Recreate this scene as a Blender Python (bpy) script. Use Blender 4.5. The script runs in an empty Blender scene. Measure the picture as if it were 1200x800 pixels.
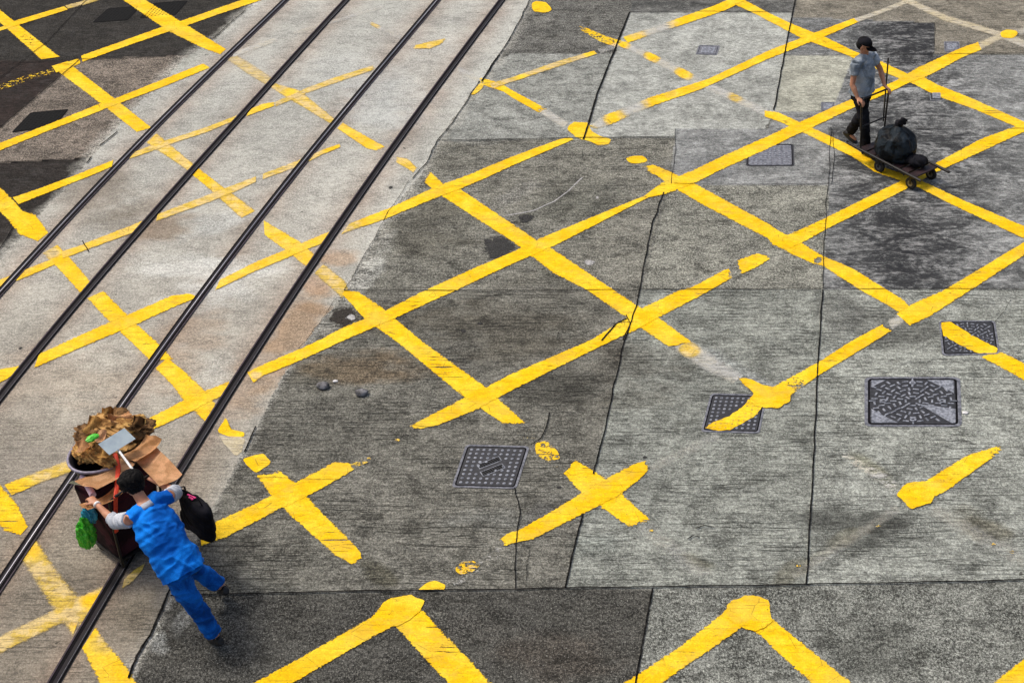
import bpy, bmesh, math, random
import numpy as np
from mathutils import Vector, Matrix
random.seed(4)
C = bpy.context.scene.collection
scn = bpy.context.scene

# ------------------------------------------------------------------ camera
F, TH, H = 1660.0, math.radians(37), 10.1
cd = bpy.data.cameras.new('camera'); cam = bpy.data.objects.new('camera', cd); C.objects.link(cam)
cam.location = (0, 0, H); cam.rotation_euler = (math.radians(90) - TH, 0, 0)
cd.sensor_width = 36; cd.sensor_fit = 'HORIZONTAL'; cd.lens = F / 1200 * 36
cd.clip_start = .1; cd.clip_end = 2000
scn.camera = cam
# ------------------------------------------------------------------ light
SUN_EL, SUN_AZ = math.radians(58), math.radians(-60)      # azimuth from +Y, clockwise
w = bpy.data.worlds.new('World'); scn.world = w; w.use_nodes = True
wn = w.node_tree; wn.nodes.clear()
sky = wn.nodes.new('ShaderNodeTexSky'); sky.sky_type = 'NISHITA'; sky.sun_disc = False
sky.sun_elevation = SUN_EL; sky.sun_rotation = SUN_AZ; sky.air_density = 1.0; sky.dust_density = 6.0; sky.ozone_density = .5
bg = wn.nodes.new('ShaderNodeBackground'); bg.inputs[1].default_value = .12
wo = wn.nodes.new('ShaderNodeOutputWorld')
wn.links.new(sky.outputs[0], bg.inputs[0]); wn.links.new(bg.outputs[0], wo.inputs[0])
sd = bpy.data.lights.new('sun', 'SUN'); sd.energy = 1.45; sd.angle = math.radians(12); sd.color = (1, .93, .84)
so = bpy.data.objects.new('sun', sd); C.objects.link(so)
d = Vector((math.sin(SUN_AZ) * math.cos(SUN_EL), math.cos(SUN_AZ) * math.cos(SUN_EL), math.sin(SUN_EL)))
so.rotation_euler = d.to_track_quat('Z', 'Y').to_euler(); so.location = d * 30
scn.view_settings.view_transform = 'Standard'; scn.view_settings.look = 'None'
scn.view_settings.exposure = 0.42; scn.view_settings.gamma = 1

# ------------------------------------------------------------------ helpers
def P(px, py, z=0.0):
    """survey: the ground (or height z) point seen at a place of the 1200x800 photo"""
    u = px - 600; v = py - 400
    fy = F * math.cos(TH) - v * math.sin(TH); fz = -(F * math.sin(TH) + v * math.cos(TH))
    t = (H - z) / -fz
    return Vector((u * t, fy * t, z))
def Pn(px, py):
    u = px - 600; v = py - 400
    fy = F * math.cos(TH) - v * math.sin(TH); fz = F * math.sin(TH) + v * math.cos(TH)
    t = H / fz
    return u * t, fy * t
def lin(c):
    if max(c) > 1: c = [x / 255 for x in c]
    return [((x + .055) / 1.055) ** 2.4 if x > .04045 else x / 12.92 for x in c]
def hash2(i, j, s):
    n = np.sin(i * 127.1 + j * 311.7 + s * 74.7) * 43758.5453
    return n - np.floor(n)
def vnoise(x, y, s=0.):
    i = np.floor(x); j = np.floor(y); fx = x - i; fy = y - j
    fx = fx * fx * (3 - 2 * fx); fy = fy * fy * (3 - 2 * fy)
    a = hash2(i, j, s); b = hash2(i + 1, j, s); c = hash2(i, j + 1, s); e = hash2(i + 1, j + 1, s)
    return a + (b - a) * fx + (c - a) * fy + (a - b - c + e) * fx * fy
def fbm(x, y, s=0., o=4):
    r = 0; a = .5; t = 0
    for k in range(o):
        r = r + a * vnoise(x * 2 ** k, y * 2 ** k, s + k * 3.1); t += a; a *= .55
    return r / t
def link(name, me, mat=None, parent=None):
    o = bpy.data.objects.new(name, me); C.objects.link(o)
    if mat is not None:
        for m in (mat if isinstance(mat, (list, tuple)) else [mat]): me.materials.append(m)
    if parent is not None: o.parent = parent
    return o
def obj(name, bm, mat=None, parent=None, smooth=False):
    me = bpy.data.meshes.new(name); bmesh.ops.recalc_face_normals(bm, faces=bm.faces); bm.to_mesh(me); bm.free()
    if smooth:
        me.polygons.foreach_set('use_smooth', [True] * len(me.polygons))
    return link(name, me, mat, parent)
def tag(o, label, cat, group=None):
    o['label'] = label; o['category'] = cat
    if group: o['group'] = group
    return o
def struct(o, kind='structure'):
    o['kind'] = kind; return o
def empty(name, loc, label, cat, group=None):
    o = bpy.data.objects.new(name, None); C.objects.link(o); o.location = (0, 0, 0)
    o.empty_display_size = .1
    return tag(o, label, cat, group)
def fin(root, loc):
    """put the Empty at the thing's base, keeping its parts where they are built"""
    loc = Vector(loc); root.location = loc
    for ch in root.children: ch.location = ch.location - loc
    return root

# --- node helper
class N:
    def __init__(s, name):
        s.m = bpy.data.materials.new(name); s.m.use_nodes = True; s.t = s.m.node_tree; s.t.nodes.clear()
        s.out = s.t.nodes.new('ShaderNodeOutputMaterial')
        s.geo = s.t.nodes.new('ShaderNodeNewGeometry')
    def put(s, sock, v):
        if hasattr(v, 'is_output') or isinstance(v, bpy.types.NodeSocket): s.t.links.new(v, sock)
        elif isinstance(v, (tuple, list)) and len(v) == 3 and sock.type == 'RGBA': sock.default_value = (*v, 1)
        else: sock.default_value = v
    def pos(s, sc=(1, 1, 1), rot=0):
        n = s.t.nodes.new('ShaderNodeMapping'); n.vector_type = 'POINT'
        s.put(n.inputs[0], s.geo.outputs['Position']); n.inputs['Scale'].default_value = sc; n.inputs['Rotation'].default_value = (0, 0, rot)
        return n.outputs[0]
    def noise(s, vec, scale=1, detail=2, rough=.5, dist=0.):
        n = s.t.nodes.new('ShaderNodeTexNoise'); s.put(n.inputs['Vector'], vec)
        n.inputs['Scale'].default_value = scale; n.inputs['Detail'].default_value = detail
        n.inputs['Roughness'].default_value = rough; n.inputs['Distortion'].default_value = dist
        return n.outputs[0]
    def ramp(s, f, a, b, lo=0., hi=1.):
        n = s.t.nodes.new('ShaderNodeMapRange'); n.interpolation_type = 'SMOOTHSTEP'
        s.put(n.inputs[0], f); n.inputs[1].default_value = a; n.inputs[2].default_value = b
        s.put(n.inputs[3], lo); s.put(n.inputs[4], hi); return n.outputs[0]
    def math(s, op, a, b=0.):
        n = s.t.nodes.new('ShaderNodeMath'); n.operation = op; s.put(n.inputs[0], a); s.put(n.inputs[1], b); return n.outputs[0]
    def mix(s, f, a, b, mode='MIX'):
        n = s.t.nodes.new('ShaderNodeMix'); n.data_type = 'RGBA'; n.blend_type = mode
        s.put(n.inputs[0], f); s.put(n.inputs[6], a); s.put(n.inputs[7], b); return n.outputs[2]
    def grey(s, v):
        n = s.t.nodes.new('ShaderNodeCombineColor'); [s.put(n.inputs[k], v) for k in range(3)]; return n.outputs[0]
    def attr(s, name):
        n = s.t.nodes.new('ShaderNodeAttribute'); n.attribute_name = name; return n
    def sep(s, c):
        n = s.t.nodes.new('ShaderNodeSeparateColor'); s.put(n.inputs[0], c); return n.outputs
    def bsdf(s, col, rough=.8, metal=0., spec=.4, bump=None, bstr=.3, bdist=.01):
        b = s.t.nodes.new('ShaderNodeBsdfPrincipled')
        s.put(b.inputs['Base Color'], col); s.put(b.inputs['Roughness'], rough); s.put(b.inputs['Metallic'], metal)
        b.inputs['Specular IOR Level'].default_value = spec
        if bump is not None:
            k = s.t.nodes.new('ShaderNodeBump'); k.inputs['Strength'].default_value = bstr; k.inputs['Distance'].default_value = bdist
            s.put(k.inputs['Height'], bump); s.t.links.new(k.outputs[0], b.inputs['Normal'])
        return b.outputs[0]
    def done(s, sh): s.t.links.new(sh, s.out.inputs[0]); return s.m

# --- materials
def concrete_mat(name, warm):
    n = N(name)
    tone = n.attr('tone').outputs['Color']; ms = n.sep(n.attr('mask').outputs['Color'])
    groove, grain, mott = ms[0], ms[1], ms[2]
    blot = n.noise(n.pos(), 2.6, 5, .62); blot2 = n.noise(n.pos((1, 1.6, 1)), 11, 4, .65)
    spk = n.noise(n.pos((1, .8, 1)), 40, 3, .75); spk2 = n.noise(n.pos((1, .8, 1)), 85, 2, .7)
    # brushed lines across the carriageway, broken into dashes
    g1 = n.noise(n.pos((1.3, 40, 1)), 1.0, 2, .6); g2 = n.noise(n.pos((9, 70, 1)), 1.0, 3, .7); g3 = n.noise(n.pos((.5, 16, 1)), 1.0, 3, .8)
    zone = n.ramp(n.noise(n.pos((.7, 2.2, 1)), 1.4, 4, .6), .38, .62, .35, 1.15)
    # raked texture: thin dark ridges at an almost even pitch, broken up by wear
    y_ = n.t.nodes.new('ShaderNodeSeparateXYZ'); n.put(y_.inputs[0], n.geo.outputs['Position'])
    def rake(pitch, wob, wd, gate_sc, lo, hi):
        ph = n.math('ADD', n.math('MULTIPLY', y_.outputs[1], pitch), n.math('MULTIPLY', n.noise(n.pos((1.2, 3.5, 1)), 1., 4, .6), wob))
        fr_ = n.math('ABSOLUTE', n.math('SUBTRACT', n.math('FRACT', ph), .5))
        wv = n.math('MULTIPLY', n.noise(n.pos((5, 20, 1)), 1., 4, .7), wd)
        return n.math('MULTIPLY', n.ramp(n.math('SUBTRACT', fr_, wv), .03, -.03), n.ramp(n.noise(n.pos(gate_sc), 1., 4, .7), lo, hi))
    l1 = rake(15.5, 2.2, .20, (1.6, 13, 1), .44, .53); l2 = rake(34., 4., .24, (3., 18, 1), .47, .56)
    lines = n.math('MAXIMUM', n.math('MULTIPLY', l1, .9), n.math('MULTIPLY', l2, .75))
    lines = n.math('MAXIMUM', lines, n.math('MULTIPLY', n.ramp(g2, .47, .40), .6))
    lines = n.math('MULTIPLY', lines, zone)
    c = n.mix(1., tone, n.grey(n.ramp(blot, .36, .64, .90 if warm else .80, 1.09 if warm else 1.20)), 'MULTIPLY')
    c = n.mix(1., c, n.grey(n.ramp(blot2, .38, .62, .90 if warm else .80, 1.08 if warm else 1.18)), 'MULTIPLY')
    # grain: dark pits and pale aggregate
    gr = n.math('MULTIPLY', grain, n.ramp(blot, .35, .62, 1.15, .75))
    sf = n.ramp(spk, .38, .62, .22, 1.75); c = n.mix(gr, c, n.mix(1., c, n.grey(sf), 'MULTIPLY'))
    sf2 = n.ramp(spk2, .40, .62, .38, 1.65); c = n.mix(gr, c, n.mix(1., c, n.grey(sf2), 'MULTIPLY'))
    # fractal speckle gathering in clumps of dirt
    fr = n.noise(n.pos((.8, 1.2, 1)), 4.5, 10, .82); fr2 = n.noise(n.pos((1, 1.4, 1)), 17, 7, .85)
    cl = n.math('MULTIPLY', n.ramp(fr, .49, .42), n.ramp(grain, .1, .7, .15 if warm else .35, .8)); c = n.mix(cl, c, n.mix(.30, (.012, .012, .010), c))
    cl = n.math('MULTIPLY', n.ramp(fr2, .455, .40), n.ramp(grain, .1, .7, .15 if warm else .4, .8)); c = n.mix(cl, c, n.mix(.22, (.012, .012, .010), c))
    cl = n.math('MULTIPLY', n.ramp(fr2, .56, .63), .45); c = n.mix(cl, c, n.mix(1., c, (1.5, 1.5, 1.48), 'MULTIPLY'))
    chip = n.math('MULTIPLY', n.ramp(n.noise(n.pos(), 55, 1, .5), .66, .72), n.ramp(grain, .3, 1.))
    c = n.mix(n.math('MULTIPLY', chip, .6), c, lin((170, 170, 162)))
    # rubber and grime mottling
    m1 = n.noise(n.pos((1.5, 2.7, 1)), 1.0, 10, .82, .7); m2 = n.noise(n.pos((2.2, 20, 1)), 1., 5, .75, .2); m3 = n.noise(n.pos((12, 17, 1)), 1., 5, .8)
    mm = n.math('ADD', n.math('ADD', n.math('MULTIPLY', m1, .58), n.math('MULTIPLY', m2, .17)), n.math('MULTIPLY', m3, .25))
    md = n.ramp(n.math('ADD', mm, n.math('MULTIPLY', mott, -.045)), .575, .41)
    c = n.mix(n.math('MULTIPLY', n.ramp(mott, 0, .7), md), c, n.mix(.10, (.016, .017, .020), c))
    mh = n.ramp(mm, .485, .60)
    c = n.mix(n.math('MULTIPLY', n.math('MULTIPLY', mott, mh), .45), c, lin((184, 185, 185)))
    c = n.mix(n.math('MULTIPLY', lines, groove), c, n.mix(.18, (.012, .013, .011), c))
    # small dark pock marks and gum
    pk = n.ramp(n.noise(n.pos((1, 1.3, 1)), 8, 3, .6), .70, .73)
    c = n.mix(n.math('MULTIPLY', pk, .75), c, (.02, .018, .016))
    h = n.math('SUBTRACT', n.math('MULTIPLY', n.math('ADD', spk, spk2), .5), n.math('MULTIPLY', n.math('MULTIPLY', lines, groove), .8))
    rough = n.ramp(blot, .3, .7, .8, .95)
    return n.done(n.bsdf(c, rough, 0, .08, h, .6, .014))
M = {}
M['road'] = concrete_mat('road_concrete', 0)
M['bed'] = concrete_mat('track_bed_concrete', 1)

def paint_mat():
    n = N('yellow_road_paint')
    ps = n.sep(n.attr('pw').outputs['Color']); wear, fade, edge = ps[0], ps[1], ps[2]
    a = n.noise(n.pos(), 16, 5, .72); b = n.noise(n.pos((3, 30, 1)), 1., 4, .7); f = n.noise(n.pos(), 70, 2, .6)
    v = n.math('ADD', n.math('ADD', n.math('MULTIPLY', a, .5), n.math('MULTIPLY', b, .3)), n.math('MULTIPLY', f, .2))
    v = n.ramp(v, .30, .70)                                   # 0..1, evenly spread
    # wear eats the film where the noise is low
    d = n.math('SUBTRACT', v, n.math('ADD', n.math('MULTIPLY', wear, 1.25), -.12))
    keep = n.ramp(d, -.02, .05)
    e = n.noise(n.pos((1, 1.2, 1)), 26, 6, .8)
    ek = n.ramp(n.math('SUBTRACT', e, edge), -.02, n.math('ADD', n.math('MULTIPLY', fade, .45), .03)) if False else n.ramp(n.math('DIVIDE', n.math('SUBTRACT', e, edge), n.math('ADD', n.math('MULTIPLY', fade, .7), .05)), -.3, 1.)
    thin = n.math('MULTIPLY', n.ramp(b, .40, .50, .45, 1.), 1.)
    al = n.math('MULTIPLY', n.math('MULTIPLY', keep, ek), n.ramp(fade, .3, 1.1, 1., .22))
    al = n.math('MULTIPLY', al, n.ramp(fade, .88, 1., 1., .85))
    al = n.math('MULTIPLY', al, n.mix(n.ramp(fade, .1, .6), (1, 1, 1), n.grey(thin)))
    big = n.noise(n.pos(), 2.6, 5, .65)
    bright = n.mix(n.ramp(big, .42, .62), (.86, .52, .003), (.88, .61, .03))
    pale = n.mix(n.ramp(n.noise(n.pos(), 5, 4, .6), .42, .58), (.70, .54, .24), (.66, .47, .08))
    cream = n.mix(n.ramp(big, .4, .6), (.66, .67, .64), (.66, .64, .54))
    c = n.mix(n.ramp(fade, .04, .42), bright, pale); c = n.mix(n.ramp(fade, .48, .72), c, cream)
    c = n.mix(1., c, n.grey(n.ramp(f, .38, .62, .84, 1.06)), 'MULTIPLY')
    c = n.mix(1., c, n.grey(n.ramp(n.noise(n.pos((1, 2, 1)), 9, 4, .7), .36, .6, .86, 1.03)), 'MULTIPLY')
    dirt = n.ramp(n.noise(n.pos((1, 1.5, 1)), 20, 5, .75), .62, .68)
    c = n.mix(n.math('MULTIPLY', dirt, .7), c, (.12, .09, .04))
    al = n.math('MULTIPLY', al, n.ramp(n.noise(n.pos((1, 1.6, 1)), 24, 6, .78), .335, .35))
    c = n.mix(n.math('MULTIPLY', n.ramp(n.noise(n.pos((1, 1.4, 1)), 1.7, 6, .75), .47, .62), n.ramp(fade, .0, .35, .42, .0)), c, (.62, .36, .004))
    c = n.mix(n.math('MULTIPLY', n.ramp(n.noise(n.pos((1, 1.4, 1)), 1.1, 7, .8), .50, .60), n.ramp(fade, .0, .4, .28, .0)), c, (.48, .36, .09))
    al = n.math('MULTIPLY', al, n.ramp(n.math('ADD', n.noise(n.pos((2, 34, 1)), 1., 5, .75), n.math('MULTIPLY', n.noise(n.pos(), .9, 4, .6), .55)), .60, .63))
    crk = n.t.nodes.new('ShaderNodeTexVoronoi'); crk.feature = 'DISTANCE_TO_EDGE'; n.put(crk.inputs['Vector'], n.pos((1, 1.6, 1))); crk.inputs['Scale'].default_value = 3.1
    ck = n.math('MULTIPLY', n.ramp(crk.outputs[0], .012, .004), n.ramp(n.noise(n.pos(), 4, 2), .48, .56)); c = n.mix(n.math('MULTIPLY', ck, .55), c, (.12, .08, .02))
    tl = n.ramp(n.noise(n.pos((1.6, 46, 1)), 1., 3, .7), .42, .37)
    c = n.mix(n.math('MULTIPLY', tl, .40), c, n.mix(n.ramp(fade, .1, .5), (.30, .18, .01), (.22, .20, .15)))
    sh = n.bsdf(c, .75, 0, .12, v, .5, .008)
    tr = n.t.nodes.new('ShaderNodeBsdfTransparent'); mx = n.t.nodes.new('ShaderNodeMixShader')
    n.put(mx.inputs[0], al); n.t.links.new(tr.outputs[0], mx.inputs[1]); n.t.links.new(sh, mx.inputs[2])
    return n.done(mx.outputs[0])
M['paint'] = paint_mat()
def joint_mat():
    n = N('joint_sealant')
    e = n.sep(n.attr('pw').outputs['Color'])[0]
    v = n.noise(n.pos(), 30, 4, .7)
    k = n.ramp(n.math('SUBTRACT', v, e), -.03, .03)
    sh = n.bsdf(n.mix(n.ramp(n.noise(n.pos(), 14, 3), .4, .65), (.003, .003, .003), (.016, .015, .014)), .9, 0, .1)
    tr = n.t.nodes.new('ShaderNodeBsdfTransparent'); mx = n.t.nodes.new('ShaderNodeMixShader')
    n.put(mx.inputs[0], k); n.t.links.new(tr.outputs[0], mx.inputs[1]); n.t.links.new(sh, mx.inputs[2])
    return n.done(mx.outputs[0])
M['joint'] = joint_mat()
def plain(name, a, b=None, rough=.6, metal=0., sc=20., det=4, spec=.4, bump=.25, bd=.004, vec=(1, 1, 1)):
    n = N(name); b = b or tuple(x * .6 for x in a)
    v = n.noise(n.pos(vec), sc, det, .6)
    return n.done(n.bsdf(n.mix(n.ramp(v, .35, .65), b, a), n.ramp(v, .3, .7, max(rough - .1, .05), min(rough + .1, 1)), metal, spec, v, bump, bd))
M['steel'] = plain('polished_steel', (.50, .50, .54), (.30, .30, .34), .42, 1., .8, 2, .5, .0, .001, (1, 1, 1))
M['rail_dark'] = plain('rail_dark_steel', (.012, .009, .012), (.005, .004, .006), .7, .0, 12, 4, .25, .05)
M['rail_web'] = plain('rail_grimy_lip', (.060, .040, .055), (.014, .010, .013), .6, .1, 16, 5, .3, .05)
M['black'] = plain('bitumen_black', (.007, .006, .008), (.003, .003, .003), .9, 0, 30, 4, .1)
M['iron'] = plain('cast_iron', (.030, .032, .038), (.010, .010, .012), .6, .1, 22, 5, .5, .3, .002)
M['iron_hi'] = plain('cast_iron_worn', (.30, .32, .36), (.11, .12, .14), .5, .15, 30, 4, .5, .3, .002)
M['iron_pale'] = plain('cast_iron_pale', (.19, .20, .23), (.07, .075, .09), .6, .1, 24, 4, .5, .3, .002)
M['iron_black'] = plain('cast_iron_black', (.012, .013, .013), (.005, .005, .005), .8, 0, 24, 4, .08)
M['solidpaint'] = plain('cover_yellow_paint', (.70, .46, .03), (.42, .28, .03), .6, 0, 30, 4)
M['patch'] = plain('asphalt_patch_dark', (.045, .044, .042), (.010, .010, .010), .85, 0, 45, 4, .3, .8, .01)
M['stone'] = plain('stone_grey', (.22, .22, .23), (.03, .03, .03), .7, 0, 14, 4)
M['white'] = plain('white_litter', (.75, .75, .74), (.5, .5, .5), .7, 0, 14, 4)
def cloth(name, a, b, sc=5., rough=.85, bd=.03):
    n = N(name); v = n.noise(n.pos(), sc, 4, .55, .6); f = n.noise(n.pos(), 160, 2, .5)
    c = n.mix(n.ramp(v, .40, .60), b, a); c = n.mix(1., c, n.grey(n.ramp(f, .3, .7, .8, 1.1)), 'MULTIPLY')
    w_ = n.noise(n.pos((1, 1, .6)), sc * .9, 2, .4, 1.2)
    return n.done(n.bsdf(c, rough, 0, .1, w_, .6, bd * 1.6))
M['blue'] = cloth('blue_cotton', (.006, .21, .78), (.002, .095, .44), 3.)  # second, darker tone paints the shade of folds into the blue
M['blue_dk'] = cloth('blue_trouser_cotton', (.005, .12, .50), (.002, .045, .22))
M['greyshirt'] = cloth('pale_grey_cotton', (.50, .53, .58), (.34, .37, .42))
M['shirt2'] = cloth('grey_blue_cotton', (.36, .41, .46), (.14, .17, .20))
M['darkcloth'] = cloth('black_cloth', (.014, .014, .018), (.006, .006, .007))
M['maroon'] = cloth('dark_maroon_cloth', (.050, .014, .020), (.014, .006, .008))
M['navybag'] = cloth('dark_slate_nylon', (.020, .028, .036), (.003, .004, .005), 9, .5)
M['skin'] = plain('skin', (.48, .235, .14), (.36, .16, .09), .5, 0, 9, 3, .4, .1)
M['hair'] = plain('black_hair', (.006, .005, .005), (.002, .002, .002), .6, 0, 60, 4, .12, .8, .01, (1, 1, 4))
M['eye'] = plain('eye_dark', (.02, .015, .012), (.01, .01, .01), .3)
M['shoe'] = plain('black_shoe_rubber', (.014, .014, .015), (.006, .006, .006), .6)
M['sole'] = plain('shoe_sole', (.05, .05, .05), (.02, .02, .02), .8)
M['card'] = cloth('corrugated_cardboard', (.74, .44, .22), (.46, .24, .10), 6, .85, .004)
M['card_pale'] = cloth('pale_cardboard', (.84, .54, .31), (.62, .36, .18), 6, .85, .004)
M['paper'] = cloth('crumpled_brown_paper', (.56, .33, .12), (.16, .08, .025), 7, .8, .02)
M['tubplastic'] = plain('black_tub_plastic', (.014, .014, .018), (.007, .007, .009), .45)
M['rim'] = plain('grey_violet_rim', (.30, .28, .36), (.16, .15, .20), .4)
M['carton'] = plain('pale_blue_carton', (.55, .66, .72), (.45, .56, .64), .6, 0, 10)
M['red'] = plain('red_strap_webbing', (.80, .07, .02), (.6, .04, .01), .6)
M['green'] = plain('green_plastic_bag', (.09, .60, .03), (.03, .35, .01), .35, 0, 18, 4, .6, .8, .02)
M['cyan'] = plain('cyan_plastic_bag', (.05, .42, .55), (.03, .28, .40), .35, 0, 18, 4, .6, .8, .02)
M['pink'] = plain('pale_pink_paper', (.72, .55, .62), (.6, .40, .50), .6)
M['magenta'] = plain('magenta_print', (.75, .03, .22), (.6, .02, .16), .6)
M['olive'] = plain('grey_green_board', (.24, .25, .18), (.16, .17, .12), .7)
M['metal'] = plain('black_painted_tube', (.016, .015, .017), (.008, .008, .008), .4, .3)
M['rubber'] = plain('black_rubber', (.010, .010, .010), (.005, .005, .005), .8)
M['hub'] = plain('hub_grey', (.22, .22, .23), (.12, .12, .12), .4, .6)
M['maroonpaint'] = plain('maroon_painted_deck', (.026, .010, .012), (.010, .005, .006), .6, 0, 12)

# ------------------------------------------------------------------ ground sheets
tramL = [(330,-90),(300,0),(250,48),(213,70),(188,98),(160,125),(132,155),(105,185),(88,210),(60,238),(22,280),(0,302),(-60,350),(-140,430)]
tramR = [(675,-90),(620,0),(598,45),(575,78),(545,120),(513,165),(494,203),(455,250),(430,295),(404,341),(375,378),(350,410),(318,465),(290,520),(262,572),(245,600),(222,650),(205,690),(178,742),(150,795),(105,880)]
def edge_x(poly, Y):
    p = np.array(poly, float); return np.interp(Y, p[:, 1], p[:, 0])
def inpoly(X, Y, poly):
    r = np.zeros(X.shape, bool); n = len(poly)
    for i in range(n):
        x0, y0 = poly[i]; x1, y1 = poly[(i + 1) % n]
        if y0 == y1: continue
        c = ((y0 > Y) != (y1 > Y)) & (X < (x1 - x0) * (Y - y0) / (y1 - y0) + x0); r ^= c
    return r
ROAD = [  # outline in photo survey coordinates, sRGB look, groove, grain, mottle
 ([(-200,-200),(1500,-200),(1500,1000),(-200,1000)], (112,110,106), .5,.6,0),
 ([(512,165),(620,0),(700,-200),(800,-200),(738,15),(686,162)], (146,146,143), .25,.45,.12),
 ([(590,-200),(790,-200),(738,15),(722,62),(598,64),(575,78)], (112,110,107), .5,.8,.15),
 ([(738,15),(930,15),(908,133),(895,152),(792,152),(792,162),(686,162)], (162,162,159), .10,.30,.12),
 ([(790,-200),(960,-200),(930,15),(738,15)], (112,111,109), .2,.5,.4),
 ([(960,-200),(1500,-200),(1500,64),(1000,64),(922,64),(930,15)], (136,129,119), .75,.4,.12),
 ([(927,20),(1096,27),(1094,64),(1090,76),(918,66)], (136,136,137), .15,.4,.75),
 ([(918,66),(1000,66),(1002,131),(908,131)], (163,161,151), .15,.25,.05),
 ([(1000,66),(1500,62),(1500,152),(972,152),(975,131)], (150,150,151), .2,.35,.75),
 ([(792,152),(900,152),(908,131),(975,131),(972,217),(785,217)], (148,148,149), .2,.35,.7),
 ([(1500,152),(1500,339),(964,339),(972,152)], (150,150,151), .2,.35,.95),
 ([(513,165),(792,162),(780,222),(750,340),(403,341),(455,250),(495,205)], (128,125,118), .6,.65,.10),
 ([(785,217),(972,217),(964,339),(752,340)], (136,134,127), .3,.7,.08),
 ([(403,341),(750,340),(722,440),(662,690),(205,695),(245,600),(290,520),(350,410)], (119,116,110), 1,.55,0.05),
 ([(750,340),(964,339),(945,686),(662,690),(722,440)], (144,145,140), .95,.45,.05),
 ([(964,339),(1500,339),(1500,676),(945,686)], (156,157,152), .9,.45,.08),
 ([(100,697),(205,697),(765,690),(736,860),(720,1000),(-200,1000)], (77,75,72), .12,.8,0.05),
 ([(765,690),(1500,674),(1500,1000),(715,1000)], (122,122,118), .2,.8,0.05),
]
LEFT = [  # slab tones, lowered further to paint in corner vignetting
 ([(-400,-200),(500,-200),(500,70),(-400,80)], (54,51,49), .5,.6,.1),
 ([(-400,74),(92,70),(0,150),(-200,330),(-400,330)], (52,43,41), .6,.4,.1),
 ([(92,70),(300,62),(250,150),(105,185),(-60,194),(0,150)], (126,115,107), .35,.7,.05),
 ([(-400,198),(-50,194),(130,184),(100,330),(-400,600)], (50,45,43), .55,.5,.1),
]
SPOTS = [ # x, y, rx, ry, angle, colour, strength, noisy
 (600,385,120,38,0,(72,64,52),.45),(430,432,95,20,0,(120,92,56),.45),(450,375,60,18,0,(80,72,60),.4),
 (650,455,55,30,0,(62,60,56),.55),(760,428,60,34,0,(78,70,62),.45),(500,270,55,42,0,(80,76,68),.55),
 (1000,615,70,26,0,(52,52,50),.75),(1045,385,70,24,0,(74,72,70),.6),(985,365,30,30,0,(80,78,78),.45),
 (1025,760,70,38,0,(56,56,53),.5),(660,240,70,26,0,(84,84,78),.45),(650,595,40,14,0,(66,66,72),.45),
 (700,230,50,20,0,(92,92,86),.4),(355,440,60,14,0,(86,80,68),.4),(330,690,90,10,0,(90,90,86),.3),
 (820,660,26,10,20,(96,92,70),.6),(445,672,26,12,35,(82,78,62),.6),(1155,620,40,16,32,(112,104,84),.6),
 (925,672,24,12,-35,(108,104,90),.6),(975,640,40,9,-35,(112,108,94),.5),(1020,545,34,10,38,(124,118,86),.5),
 (250,640,40,60,0,(60,58,56),.45),(200,640,45,40,0,(60,56,52),.5),(300,520,30,40,0,(92,88,84),.3),  # first two: contact shadow beside cart and pusher, painted into the road tone
 (860,430,60,10,33,(168,170,172),.45),(740,470,60,12,0,(104,98,88),.3),(600,230,30,10,-30,(165,162,160),.3),
 (640,330,70,12,0,(88,84,78),.35),(660,310,40,20,0,(98,96,88),.4),(560,165,40,6,0,(150,150,148),.3),
 (345,405,14,60,34,(190,188,184),.25),(430,320,14,50,35,(190,188,184),.6),(460,230,20,30,30,(190,188,186),.3),
 (655,770,80,30,0,(76,68,62),.5),(540,740,60,20,0,(104,100,96),.3),(450,770,80,20,0,(72,70,68),.3),
 (820,200,60,16,0,(110,110,116),.3),(1040,130,50,20,0,(140,140,142),.2),(1140,350,120,12,0,(168,168,166),.3),
 (1190,470,30,60,0,(158,158,154),.3),(560,610,60,14,0,(124,126,126),.3),(700,640,30,14,0,(140,146,142),.3),
 (510,720,12,6,0,(150,148,140),.3),(188,755,14,16,-30,(176,176,176),.75),(215,727,10,24,35,(150,150,150),.35),
]
TRAMSPOTS = [
 (345,395,26,75,38,(160,130,102),.7),(300,450,30,50,38,(168,142,120),.5),(215,400,40,60,42,(168,142,120),.4),
 (190,270,50,16,-5,(140,118,98),.6),(400,300,26,12,0,(176,140,108),.5),(370,335,16,14,0,(176,138,108),.5),
 (110,225,70,35,0,(126,116,106),.6),(150,250,40,14,-25,(118,108,98),.5),(70,440,80,40,0,(176,160,144),.4),
 (20,480,50,50,0,(148,138,128),.4),(60,560,80,40,0,(140,132,126),.4),(100,700,60,40,0,(122,112,102),.5),
 (170,710,40,50,0,(122,112,100),.55),(180,640,40,26,0,(70,66,60),.5),(260,330,70,30,-20,(206,204,202),.6),  # second entry: the cart's contact shadow, painted as dark tone on the bed
 (205,310,60,18,0,(210,208,206),.5),(260,260,50,14,-20,(206,206,206),.5),(450,120,50,40,0,(188,190,192),.4),
 (400,90,50,30,0,(184,184,184),.3),(255,440,26,26,0,(200,196,190),.5),(470,60,40,40,0,(160,154,150),.3),
 (40,385,40,18,0,(150,146,138),.3),(110,410,40,30,0,(198,190,180),.4),(360,360,20,10,0,(140,110,84),.4),
 (500,80,20,60,35,(188,182,176),.3),(200,60,40,50,40,(164,164,156),.4),(220,500,60,20,-10,(150,144,138),.4),
]
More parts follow.
